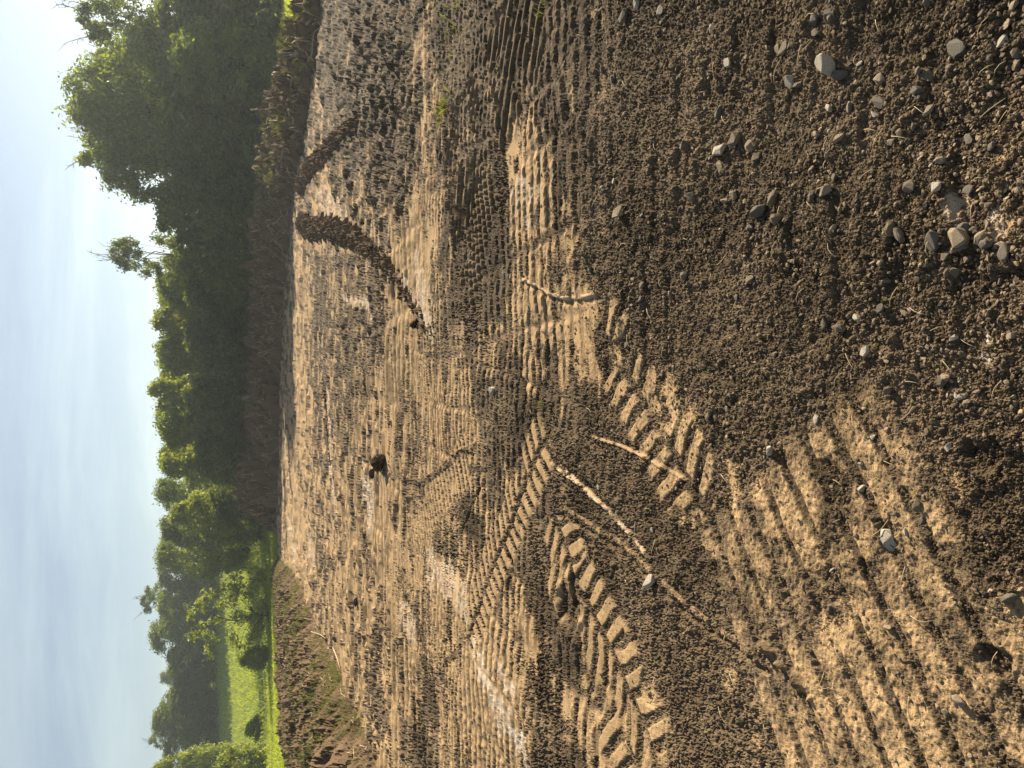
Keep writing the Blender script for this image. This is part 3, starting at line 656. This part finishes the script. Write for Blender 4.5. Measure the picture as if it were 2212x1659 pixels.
def stone(x, y, size, tone, label, group, name='stone', asp=None):
    o = bpy.data.objects.new(name, stone_data(sr.randrange(14), tone)); COL.objects.link(o)
    a = asp or (1.0, sr.uniform(0.42, 0.85), sr.uniform(0.4, 0.8))
    s = size * 0.66
    o.scale = (s * a[0], s * a[1], s * a[2])
    o.rotation_euler = (sr.gauss(0, 0.28), sr.gauss(0, 0.28), sr.uniform(0, 6.28))
    o.location = (x, y, gz(x, y) + s * a[2] * 0.38)
    tag(o, label, 'stone', group); o['label'] = label; o['tone_word'] = TN[tone]; return o
K = 2212 / 4032
def PN(a): return P(a[0] * K, a[1] * K)
def px_stone(fx, fy, px, tone, label=None, group=None, asp=None):
    x, y = P(fx * K, fy * K); dep = y * CP + CAM_H * SP
    size = px / 2912.0 * dep
    return stone(x, y, size, tone, label or 'x', group or 'stones bedded in the gravel', asp=asp)
TN = {'grey': 'angular grey brown', 'slate': 'flat dark slate', 'tan': 'dusty tan', 'pale': 'pale cream'}
NOTABLE = [(3052,1776,72,'pale','lone pale block of stone with a dark shaded face on crumbly soil'),(3515,2121,84,'pale','pale wedge shaped stone at the edge of a small hollow'),(3311,267,100,'pale','large cream stone standing on edge in the gravel'),
 (2857,600,88,'pale','large pale faceted stone in a tight cluster of stones'),(2853,662,58,'tan','tan stone wedged under the large pale faceted stone'),(3829,901,60,'slate','blue grey slab leaning on a tan stone'),(3817,940,86,'tan','tan stone with a blue grey slab leaning on it'),
 (2570,2289,54,'pale','small pale stone tipped up in a rut far from the gravel'),(3401,1925,38,'pale','small white stone half sunk in open crumbly soil'),(1946,1537,40,'pale','small pale stone lying among mid distance track ribs'),(3801,192,78,'slate','broad flat slate lying level in sandy soil'),
 (2460,839,80,'tan','long tan stone lying in a furrow'),(3794,2758,56,'tan','tan stone with dark clods in the near rutted corner'),(3985,2356,70,'slate','dark stone half buried near the rutted corner')]
for a in NOTABLE: px_stone(a[0], a[1], a[2] * 1.05, a[3], a[4], 'noticeable single stones', asp=(1.0, .5, .55) if 'long' in a[4] else None)
MORE = [(3346,298,66,'slate'),(3150,325,50,'pale'),(3174,341,46,'grey'),(3131,200,52,'grey'),(3100,200,46,'grey'),(2919,553,66,'grey'),(2970,576,60,'tan'),(2994,619,44,'grey'),(2727,576,52,'slate'),(2751,776,46,'grey'),(3025,835,74,'slate'),
 (3100,862,56,'grey'),(3072,784,56,'grey'),(3296,756,64,'tan'),(2876,792,40,'tan'),(2911,772,40,'tan'),(3488,313,52,'tan'),(3499,408,68,'slate'),(3476,455,40,'pale'),(3934,231,42,'slate'),(3633,741,58,'grey'),(3742,741,50,'pale'),(3550,905,66,'grey'),(3578,925,62,'tan'),
 (3727,949,82,'slate'),(3825,980,54,'slate'),(3907,937,68,'tan'),(3938,964,58,'slate'),(4009,995,78,'slate'),(3989,972,48,'tan'),(2853,447,58,'slate'),(2629,47,56,'slate'),(2496,67,60,'grey'),(2543,23,44,'pale'),(3319,70,60,'slate'),(3252,82,56,'slate'),(3252,137,56,'grey'),
 (3668,302,68,'grey'),(2900,251,40,'pale'),(2841,121,44,'pale'),(3589,2093,34,'pale'),(3632,1991,52,'grey'),(3405,1827,28,'pale'),(3448,1721,28,'pale'),(3409,1255,50,'pale'),(3338,1290,56,'grey'),(3276,1274,44,'grey'),(3440,1384,46,'pale'),(3229,1651,38,'pale'),(3519,1537,40,'grey'),
 (3746,1486,40,'tan'),(3828,1584,36,'tan'),(2359,1917,34,'pale'),(2570,2086,28,'pale'),(3750,1760,40,'pale'),(3299,2242,28,'tan'),(3511,2466,36,'tan'),(3739,2802,34,'grey'),(1982,1078,34,'slate'),(2010,1090,26,'grey'),(3760,1010,40,'grey'),(3640,2050,40,'slate'),(2980,900,40,'slate')]
for a in MORE: px_stone(a[0], a[1], a[2], a[3])
def gdens(x, y):
    xx, yy = np.array([x], f32), np.array([y], f32); r = math.hypot(x, y)
    g = float(sst(xx + 0.20 * (yy - 1.2), -0.25, 0.35)[0]) * (1 - float(sst(np.array([r], f32), 3.6, 6.0)[0]))
    return g * (0.35 + 0.65 * float(sst(fbm(xx * 1.5, yy * 1.5, 990, 2), -0.4, 0.3)[0]))
cnt = 0
while cnt < 223:
    v_ = sr.uniform(1230, 2212); u_ = sr.uniform(0, 1150); x, y = P(v_, u_)
    if sr.random() > gdens(x, y): continue
    size = 0.013 + 0.021 * sr.random() ** 2
    stone(x, y, size * (1 + 0.18 * max(0, y - 2)), sr.choices(['grey', 'slate', 'tan', 'pale'], [5, 3.2, 3, 1])[0], 'x', 'small loose stones in the gravel'); cnt += 1

# single out each stone by its tone and the landmark stone it lies closest to
LM = [('the lone pale block', 0), ('the pale wedge stone', 1), ('the large cream stone', 2), ('the large pale faceted stone', 3), ('the leaning blue grey slab', 5), ('the small white stone in open soil', 8), ('the broad flat slate', 10), ('the long tan stone', 11), ('the tan stone in the rutted corner', 12), ('the half buried dark stone', 13), ('the pale tipped up stone', 7), ('the pale stone among track ribs', 9)]
lmk = [(n_, PN(NOTABLE[i_])) for n_, i_ in LM]
ORD = [w_ + ' closest' for w_ in 'thirteenth,fourteenth,fifteenth,sixteenth,seventeenth,eighteenth,nineteenth,twentieth'.split(',')]; ORD = 'closest,second closest,third closest,fourth closest,fifth closest,sixth closest,seventh closest,eighth closest,ninth closest,tenth closest,eleventh closest,twelfth closest'.split(',') + ORD
bins = {}
for o in COL.objects:
    if o.get('category') == 'stone' and o['label'] in ('', 'x'):
        n_, p_ = min(lmk, key=lambda q: math.hypot(q[1][0] - o.location.x, q[1][1] - o.location.y))
        bins.setdefault((n_, o['tone_word']), []).append((math.hypot(p_[0] - o.location.x, p_[1] - o.location.y), o.name))
for (n_, t_), L_ in bins.items():
    for i_, (d_, nm) in enumerate(sorted(L_)):
        o = bpy.data.objects[nm]; o['label'] = f'{t_} stone, {ORD[i_]} of its colour to {n_}' if i_ < len(ORD) else f'{t_} stone {round(d_ * 100, 1)} cm from {n_}'
for o in COL.objects:
    if 'tone_word' in o: del o['tone_word']

# uncounted gravel and clods
def pebbles(name, xs, ys, sizes, material, seed, sink=0.25):
    r = np.random.default_rng(seed)
    t = (1 + 5 ** .5) / 2
    iv = np.array([(-1, t, 0), (1, t, 0), (-1, -t, 0), (1, -t, 0), (0, -1, t), (0, 1, t), (0, -1, -t), (0, 1, -t), (t, 0, -1), (t, 0, 1), (-t, 0, -1), (-t, 0, 1)]) / math.sqrt(1 + t * t)
    fi = np.array([(0, 11, 5), (0, 5, 1), (0, 1, 7), (0, 7, 10), (0, 10, 11), (1, 5, 9), (5, 11, 4), (11, 10, 2), (10, 7, 6), (7, 1, 8), (3, 9, 4), (3, 4, 2), (3, 2, 6), (3, 6, 8), (3, 8, 9), (4, 9, 5), (2, 4, 11), (6, 2, 10), (8, 6, 7), (9, 8, 1)])
    n = len(xs); V = iv[None] * r.uniform(0.6, 1.25, (n, 12, 1)) * np.stack([np.ones(n), r.uniform(.45, .9, n), r.uniform(.3, .65, n)], 1)[:, None, :]
    a = r.uniform(0, 6.28, n); b = r.normal(0, 0.4, n); ca, sa, cb, sb2 = np.cos(a), np.sin(a), np.cos(b), np.sin(b)
    y1 = V[..., 1] * cb[:, None] - V[..., 2] * sb2[:, None]; z1 = V[..., 1] * sb2[:, None] + V[..., 2] * cb[:, None]
    x2 = V[..., 0] * ca[:, None] - y1 * sa[:, None]; y2 = V[..., 0] * sa[:, None] + y1 * ca[:, None]
    hs = (sizes / 2)[:, None]
    VV = np.stack([xs[:, None] + x2 * hs, ys[:, None] + y2 * hs, gzs(xs, ys)[:, None] + z1 * hs + hs * sink], -1).reshape(-1, 3)
    FF = (fi[None] + (np.arange(n) * 12)[:, None, None]).reshape(-1, 3)
    return mesh_np(name, VV, FF, material, None, False)
r_ = np.random.default_rng(5)
def cast(n, seed, v0=1180, v1=2240, u0=-30, u1=1690):
    r = np.random.default_rng(seed); out = [P(a, b) for a, b in zip(r.uniform(v0, v1, n), r.uniform(u0, u1, n))]; return np.array(out)
pt = cast(40000, 6); x, y = pt[:, 0], pt[:, 1]; rad = np.hypot(x, y)
gd = sst(x + 0.20 * (y - 1.2), -0.35, 0.4) * (1 - sst(rad, 3.8, 6.5)) * (0.2 + 0.8 * sst(fbm(x * 1.5, y * 1.5, 990, 2), -0.4, 0.3))
k = r_.random(len(x)) < 0.04 + 0.85 * gd; x, y = x[k][:9500], y[k][:9500]
sz = 0.0045 + 0.015 * r_.random(len(x)) ** 3.2; sz *= 1 + 0.12 * np.maximum(0, np.hypot(x, y) - 2)
tag(pebbles('gravel', x, y, sz, GRAVEL, 7), 'fine gravel mixed into the crumbly dirt', 'gravel', kind='stuff')
pt = cast(4000, 16, 1000); x, y = pt[:, 0], pt[:, 1]
sz = 0.005 + 0.012 * r_.random(len(x)) ** 3; sz *= 1 + 0.10 * np.maximum(0, np.hypot(x, y) - 2)
CLOD = simple('clod', (0.085, 0.060, 0.037), (0.19, 0.135, 0.082), 60, 0.95, 0.4, 0.002, rnd=0.25)
tag(pebbles('dirt_crumbs', x, y, sz, CLOD, 17, 0.3), 'small crumbs and clods of brown dirt over the ground', 'dirt', kind='stuff')
# bits of straw and root
pr = random.Random(21); ps = []
for _ in range(230):
    a, b = pr.uniform(1000, 2212) if pr.random() < .7 else pr.uniform(720, 1000), pr.uniform(0, 1659); x, y = P(a, b); L_ = pr.uniform(0.015, 0.06) * (1 + 0.15 * y); an = pr.uniform(0, 3.14); k = pr.uniform(-.8, .8)
    pp = [(x + L_ * q * math.cos(an + k * q), y + L_ * q * math.sin(an + k * q), gz(x, y) + 0.010 + 0.006 * math.sin(q * 3)) for q in (0, .33, .66, 1)]
    ps.append((pp, [0.0006 * (1 + 0.4 * y)] * 4))
v, fc = tubes(ps, 4)
tag(mesh_np('straw', v, fc, STRAW), 'scattered bits of straw and root on the dirt', 'straw', kind='stuff')

# big clod with its hollow
def clod(x, y, s, label, seed):
    me = rock_mesh('soil_clod', seed, 7, 4, 0.16, False); me.materials.append(TOPSOIL)
    for p_ in me.polygons: p_.use_smooth = True
    o = bpy.data.objects.new('soil_clod', me); COL.objects.link(o); o.location = (x, y, gz(x, y) + s[2] * 0.45); o.scale = s; o.rotation_euler = (0.1, 0.15, seed)
    tag(o, label, 'clod'); return o
x, y = P(832, 998); clod(x, y, (0.13, 0.11, 0.10), 'big dark clod of sod with rootlets beside a pale clay patch', 61)
x, y = P(812, 1020); clod(x, y, (0.10, 0.08, 0.045), 'low brown clod between the big clod and the pale clay patch', 62)
x, y = P(770, 1300); clod(x, y, (0.10, 0.08, 0.045), 'lone low clod on the ribbed clay in the middle distance', 63)
x, y = P(905, 700); clod(x, y, (0.07, 0.06, 0.05), 'clod at the near end of the long curving windrow', 64)

# dry stalks lying on the heap, weeds on the dirt
def heap_z(x, y):
    d = (hx - x) ** 2 + (hy - y) ** 2; i = np.unravel_index(np.argmin(d), d.shape); return float((hb + hzz)[i])
def stalk(pxs, h, label):
    pts = []
    for a, b in pxs:
        x, y = P(a, b, h); pts.append((x, y, max(heap_z(x, y) + 0.03, 0.03)))
    v, fc = tubes([(pts, [0.013 * (1 - 0.12 * q) for q in range(len(pts))])], 6)
    tag(mesh_np('dry_stalk', v, fc, STRAW), label, 'stalk')
stalk([(674, 1404), (682, 1432), (687, 1460), (686, 1480), (694, 1504), (702, 1522)], 0.45, 'long bent dry stalk lying on the weedy topsoil at its edge')
stalk([(608, 1310), (618, 1325), (632, 1336), (641, 1345)], 0.5, 'dry stalk near the top of the topsoil by the bright grass')
stalk([(648, 1367), (655, 1376), (662, 1384)], 0.45, 'short dry stalk between the two longer stalks')
def weed(a, b, n, h, label, seed, sp=0.06):
    x, y = P(a, b); r = np.random.default_rng(seed); xs = x + r.normal(0, sp, n); ys = y + r.normal(0, sp * 2, n)
    o = blades('weed_tuft', xs - x, ys - y, gzs(xs, ys) - gz(x, y), np.full(n, h * 0.5), 0.003, 4, WEED, seed, None, 0.02); o.location = (x, y, gz(x, y))
    tag(o, label, 'weed', 'weeds growing through the dirt')
weed(966, 232, 18, 0.16, 'bright green weed tuft beside a tan patch of ribs', 71)
weed(972, 95, 10, 0.08, 'sparse green weeds strung along a track rib', 72, 0.10)
weed(985, 8, 10, 0.12, 'green weeds at the outer edge below the big trees', 73, 0.12)
weed(1195, 10, 6, 0.10, 'few thin grass blades in the coarse ruts', 74)
weed(1168, 872, 3, 0.08, 'single green blade lying on dark crumbly soil', 75, 0.01)
weed(680, 20, 60, 0.2, 'patchy weeds on the low end of the soil berm', 76, 0.5)

# ------------------------------------------------------------------ trees
def leaves(centres, radii, per, leaf, seed, updir=0.5, flat=0.8, size_j=0.5):
    r = np.random.default_rng(seed); n = len(centres)
    k = np.repeat(np.arange(n), per); m_ = len(k)
    d = r.normal(0, 1, (m_, 3)); d /= np.linalg.norm(d, axis=1)[:, None]
    rad = radii[k] * np.where(r.random(m_) < 0.72, r.random(m_) ** 0.5, 0.75 + 0.6 * r.random(m_) ** 1.8)
    d *= 1 + 0.35 * np.sin(k * 1.7 + d[:, :1].ravel() * 4)[:, None]
    p = centres[k] + d * rad[:, None] * np.array([1, 1, flat])
    nrm = r.normal(0, 1, (m_, 3)) + np.array([0, 0, updir * 1.6]) + d * 0.6; nrm /= np.linalg.norm(nrm, axis=1)[:, None]
    a = np.cross(nrm, r.normal(0, 1, (m_, 3))); a /= np.linalg.norm(a, axis=1)[:, None]; b = np.cross(nrm, a)
    s = (leaf * r.uniform(1 - size_j, 1 + size_j, m_))[:, None]
    v = np.stack([p - a * s, p + b * s * 0.45 - a * s * 0.1, p + a * s, p - b * s * 0.45 - a * s * 0.1], 1).reshape(-1, 3)
    i = np.arange(m_)[:, None] * 4
    return v, np.concatenate([i, i + 1, i + 2, i + 3], 1)
def tree_mesh(seed, ncl, per, leaf, lo=0.12, shape='round', crad=(0.13, 0.24), dens=0.5, dead=0):
    """unit tree: height 1, crown half-width 1 (scaled when placed)"""
    r = random.Random(seed); cs = []; rs = []
    lob = [(r.uniform(0, 6.28), r.uniform(lo + 0.15, 0.85), r.uniform(0.75, 1.15)) for _ in range(7)]
    while len(cs) < ncl:
        h = r.uniform(lo, 0.97); t = (h - lo) / (1 - lo)
        if shape == 'round': w = math.sin(math.pi * min(1, 0.14 + 0.86 * t)) ** 0.55
        elif shape == 'column': w = 0.9 * math.sqrt(max(0.03, 1 - max(0, (t - 0.5) / 0.52) ** 2.4))
        else: w = (0.7 + 0.3 * math.sin(math.pi * t)) * math.sqrt(max(0.02, 1 - max(0, (t - 0.4) / 0.62) ** 2.2))
        a = r.uniform(0, 6.28)
        f = max(0.5, max(L_ * math.exp(-((((a - A_ + 3.14) % 6.28) - 3.14) / 0.7) ** 2 - ((h - H_) / 0.22) ** 2) for A_, H_, L_ in lob))
        w *= 0.66 + 0.34 * f
        q = w * (dens + (1 - dens) * r.random() ** 0.5) if r.random() < 0.75 else w * r.random()
        cs.append((q * math.cos(a), q * math.sin(a), h)); rs.append(r.uniform(*crad) * (1.1 - 0.3 * t))
    return np.array(cs), np.array(rs)
VAR = {}
def variant(key, seed, ncl, per, leaf, H, R, material, lo=0.12, shape='round', crad=(0.10, 0.2), dens=0.5, trunk_r=0.18, bare=0, flat=0.75):
    cs, rs = tree_mesh(seed, ncl, per, leaf, lo, shape, crad, dens)
    c = cs * np.array([R, R, H]); rad = rs * R
    v, fcs = leaves(c, rad, per, leaf, seed, flat=flat)
    crown = bpy.data.meshes.new('crown'); 
    o = mesh_np('crown', v, fcs, material, smooth=False); crown = o.data; bpy.data.objects.remove(o)
    r = random.Random(seed + 1); paths = []
    n = 9; tr = [(r.gauss(0, 0.02) * R * q, r.gauss(0, 0.02) * R * q, H * 0.82 * q / (n - 1)) for q in range(n)]
    paths.append((tr, [trunk_r * (1.25 if q == 0 else 1) * (1 - 0.85 * q / (n - 1)) for q in range(n)]))
    for i in r.sample(range(len(c)), min(len(c), 46)):
        e = Vector(c[i]); hb_ = max(0.08 * H, e.z * r.uniform(0.45, 0.75)); q = min(n - 1, int(hb_ / (H * 0.82) * (n - 1))); s_ = Vector(tr[q])
        mid_ = s_.lerp(e, 0.5) + Vector((r.gauss(0, .05) * R, r.gauss(0, .05) * R, r.uniform(0, 0.08) * R))
        r0 = trunk_r * 0.38 * (1 - 0.6 * e.z / H)
        paths.append(([s_, s_.lerp(mid_, .5), mid_, mid_.lerp(e, .6), e], [r0, r0 * .8, r0 * .6, r0 * .4, r0 * .2]))
        for _ in range(2):
            e2 = e + Vector((r.gauss(0, .5), r.gauss(0, .5), r.uniform(0, .8))).normalized() * rad[i] * 1.15
            paths.append(([mid_.lerp(e, .6), e, e2], [r0 * .3, r0 * .2, r0 * .08]))
    vv, ff = tubes(paths, 5); o = mesh_np('trunk', vv, ff, BARK); trunk = o.data; bpy.data.objects.remove(o)
    dd = None
    if bare:
        pth = []
        for _ in range(bare):
            i = max(r.sample(range(len(c)), 6), key=lambda q_: c[q_][2] - 0.25 * abs(c[q_][1])); s_ = Vector(c[i]); d_ = Vector((r.gauss(0, .55), r.gauss(0, .4), 1)).normalized()
            L_ = r.uniform(0.9, 2.2); e = s_ + d_ * L_ + Vector((r.gauss(0, .15), 0, r.gauss(0, .1)))
            pts = [s_, s_.lerp(e, .35) + Vector((r.gauss(0, .08), r.gauss(0, .08), 0)), s_.lerp(e, .7) + Vector((r.gauss(0, .08), r.gauss(0, .08), 0)), e]
            pth.append((pts, [.045, .034, .024, .010]))
            for _ in range(7):
                a_ = r.uniform(.25, .95); b_ = s_.lerp(e, a_); e2 = b_ + (d_ * .6 + Vector((r.gauss(0, .6), r.gauss(0, .6), r.gauss(0, .35)))).normalized() * r.uniform(.25, .8)
                pth.append(([b_, b_.lerp(e2, .5) + Vector((r.gauss(0, .04), r.gauss(0, .04), .03)), e2], [.018, .013, .006]))
        vv, ff = tubes(pth, 4); o = mesh_np('dead_branches', vv, ff, DEADWOOD); dd = o.data; bpy.data.objects.remove(o)
    VAR[key] = (crown, trunk, dd, H, R)
variant('tall_a', 1, 210, 190, 0.15, 14, 5.0, LEAF[1], 0.08, 'round', (0.15, 0.27), 0.6, 0.32, bare=16)
variant('tall_b', 2, 190, 180, 0.15, 13, 4.5, LEAF[1], 0.06, 'round', (0.15, 0.27), 0.6, 0.30, bare=14)
variant('loose', 3, 80, 110, 0.13, 12, 3.2, LEAF[0], 0.30, 'egg', (0.13, 0.24), 0.3, 0.2, bare=4)
variant('hedge_a', 4, 160, 140, 0.16, 9, 3.2, LEAF[1], 0.03, 'column', (0.17, 0.30), 0.6, 0.16)
variant('hedge_b', 5, 160, 140, 0.17, 9, 3.2, LEAF[0], 0.03, 'column', (0.17, 0.30), 0.6, 0.16)
variant('hedge_c', 6, 150, 130, 0.16, 9, 3.2, LEAF[2], 0.03, 'round', (0.17, 0.30), 0.55, 0.16)
variant('far_a', 7, 150, 130, 0.24, 15, 6.0, LEAF[1], 0.02, 'round', (0.16, 0.28), 0.6, 0.3)
variant('far_b', 8, 150, 130, 0.25, 15, 6.0, LEAF[0], 0.02, 'egg', (0.16, 0.28), 0.6, 0.3)
variant('young', 9, 48, 95, 0.12, 6.6, 3.4, LEAF[2], 0.10, 'egg', (0.12, 0.22), 0.35, 0.09)
variant('bush', 10, 44, 130, 0.10, 2.4, 1.4, LEAF[2], 0.03, 'round', (0.22, 0.36), 0.4, 0.05)
def tree(key, dy, top, hw, Y, label, group, base=None, name='tree', cat='tree', rz=None, pushX=None):
    crown, trunk, dd, H, R = VAR[key]
    xx, _, ztop = T(top, dy, Y); z0 = hz(xx, Y) if base is None else base
    xr = T(top, dy - hw, Y)[0] - xx
    sc = ((xr / R), (xr / R), (ztop - z0) / H)
    r = random.Random(int(dy * 7 + top))
    o = empty(name, (xx, Y, z0 - 0.05), r.uniform(0, 6.28) if rz is None else rz, sc)
    for nm, me in (('crown', crown), ('trunk', trunk), ('dead_branches', dd)):
        if me is None: continue
        c = bpy.data.objects.new(nm, me); COL.objects.link(c); c.parent = o
        if nm == 'dead_branches': c['kind'] = 'stuff'
    tag(o, label, cat, group); return o
GB = 'big trees behind the low end of the berm'
tree('loose', 30, 150, 95, 46, 'sparse tall tree cut off by the edge of the picture', GB)
tree('tall_a', 205, 135, 145, 48, 'tallest broad tree with bare twigs standing above its crown', GB)
tree('tall_b', 325, 168, 120, 50, 'tall tree with dead branches reaching out over a gap of sky', GB)
tree('tall_b', 100, 262, 120, 44, 'sunlit broad crown in front of the sparse tall tree', GB)
tree('tall_b', 110, 205, 100, 52, 'tall tree filling the space between the sparse and the tallest tree', GB)
tree('tall_a', 275, 190, 110, 54, 'tall tree behind the two highest crowns', GB)
tree('hedge_b', -30, 330, 120, 42, 'dark low tree at the picture edge behind the bright grass', GB)
tree('hedge_b', 240, 345, 120, 43, 'dark low tree below the tallest broad crown', GB)
tree('hedge_a', 130, 370, 110, 41, 'dark undergrowth tree right behind the short bright grass', GB)
tree('hedge_b', 360, 370, 105, 47, 'dark low tree under the crown with dead branches', GB)
tree('hedge_a', 455, 335, 85, 50, 'dark tree at the foot of the sky gap', GB)
tree('loose', 545, 222, 62, 53, 'thin open tree rising above the hedge on its own', GB)
GH = 'hedgerow trees behind the berm'
for i, (k_, dy, top, hw, Y, lb) in enumerate([
    ('hedge_b', 540, 372, 75, 51, 'dark hedge tree below the thin open tree'),
    ('hedge_a', 620, 338, 62, 56, 'hedge tree next to the thin open tree'),
    ('hedge_c', 690, 330, 60, 57, 'hedge tree with a spiky sunlit top, second from the thin open tree'),
    ('hedge_a', 765, 336, 62, 57, 'hedge tree in the middle of the berm'),
    ('hedge_c', 842, 322, 46, 58, 'narrow hedge tree poking above its neighbours beside a notch'),
    ('hedge_a', 925, 338, 66, 58, 'sunlit hedge tree just past the notch'),
    ('hedge_c', 1000, 346, 60, 60, 'light green hedge tree above the berm\'s high end'),
    ('hedge_b', 880, 392, 70, 56, 'low dark hedge tree filling the notch'),
    ('hedge_b', 730, 400, 90, 54, 'low dark hedge tree in front of the middle hedge'),
    ('hedge_b', 630, 400, 80, 53, 'low dark hedge tree in front of the hedge near the thin open tree'),
    ('hedge_b', 980, 420, 80, 57, 'low dark hedge tree behind the berm\'s high end')]):
    tree(k_, dy, top, hw, Y, lb, GH)
for i, dy in enumerate(range(585, 1040, 58)):
    tree('hedge_' + 'bca'[i % 3], dy, (352, 343, 356, 340, 348, 338, 352, 345)[i], 66, 63 + (i % 3), 'hedge tree of the back row, %s from the thin open tree' % ('first', 'second', 'third', 'fourth', 'fifth', 'sixth', 'seventh', 'eighth')[i], GH)
GM = 'rounded trees between hedge and meadow'
for k_, dy, top, hw, Y, lb in [('far_a', 1060, 334, 62, 76, 'rounded tree with a smooth dome beside the hedge'), ('hedge_c', 1110, 366, 55, 68, 'light green tree in front of the smooth domed tree'),
    ('far_b', 1140, 345, 60, 80, 'dark rounded tree behind the soil pile'), ('far_a', 1200, 336, 62, 84, 'rounded tree over the end of the bright grass strip'), ('hedge_a', 1135, 430, 50, 70, 'low dark tree at the end of the bright grass strip'),
    ('hedge_b', 1085, 450, 60, 66, 'low dark tree right behind the soil pile'), ('far_b', 1080, 352, 55, 90, 'tree filling the gap beside the smooth domed tree')]:
    tree(k_, dy, top, hw, Y, lb, GM)
GF = 'trees along the top of the meadow'
for k_, dy, top, hw, Y, lb in [('far_b', 1235, 340, 60, 128, 'treetop behind the rounded trees at the meadow corner'), ('loose', 1300, 298, 48, 134, 'feathery tree standing highest over the meadow'), ('far_a', 1190, 342, 60, 130, 'broad tree between the rounded trees and the meadow top'), ('far_b', 1345, 345, 60, 134, 'tree filling in behind the large sunlit tree'), ('far_b', 1535, 345, 60, 136, 'tree filling in behind the shaded treeline'), ('far_a', 1300, 338, 62, 127, 'sunlit broad tree below the feathery one'),
    ('far_a', 1375, 322, 66, 128, 'large sunlit tree at the top of the meadow behind the young tree'), ('far_b', 1440, 362, 60, 130, 'darker tree at the dip in the treeline'), ('far_b', 1463, 345, 26, 190, 'pale hazy tree far behind the dip in the treeline'),
    ('far_b', 1505, 365, 60, 129, 'dark tree just past the dip in the treeline'), ('far_b', 1560, 328, 58, 128, 'large dark tree in the shaded end of the treeline'), ('loose', 1600, 316, 30, 150, 'flat topped tree peeping over the shaded treeline'),
    ('far_a', 1625, 352, 55, 126, 'dark tree below the flat topped tree'), ('hedge_c', 1662, 332, 36, 95, 'light green tree cut by the picture edge at the meadow')]:
    tree(k_, dy, top, hw, Y, lb, GF)
tree('young', 1345, 398, 100, 64, 'young open tree standing alone in the bright meadow', 'single trees in the meadow', rz=0.4)
tree('young', 1258, 490, 40, 68, 'small light green tree beside the young open tree', 'single trees in the meadow')
tree('bush', 1578, 528, 28, 72, 'small round bush alone in the bright meadow', 'bushes in the meadow', name='bush', cat='bush')
tree('bush', 1652, 470, 42, 68, 'tall bush at the picture edge in the meadow', 'bushes in the meadow', name='bush', cat='bush')
tree('bush', 1425, 512, 26, 65, 'dark drooping bush at the foot of the young open tree', 'bushes in the meadow', name='bush', cat='bush')

# ------------------------------------------------------------------ haze
hv = [(-710, -510, -3), (710, -510, -3), (710, 910, -3), (-710, 910, -3), (-710, -510, 34), (710, -510, 34), (710, 910, 34), (-710, 910, 34)]
M, n = mat('haze'); N, L = nodes(n)
pv = N('ShaderNodeVolumePrincipled', ins={'Color': (0.80, 0.90, 1.0, 1), 'Density': DENSITY, 'Anisotropy': 0.5}); o = N('ShaderNodeOutputMaterial'); L(pv.outputs[0], o.inputs['Volume'])  # thin haze, its scatter also stands in for glare in the lens
hazeo = mesh_np('haze', hv, [(0, 3, 2, 1), (4, 5, 6, 7), (0, 1, 5, 4), (1, 2, 6, 5), (2, 3, 7, 6), (3, 0, 4, 7)], M, smooth=False)
tag(hazeo, 'thin bright summer haze over the whole site, also standing in for lens glare', 'haze', kind='stuff')
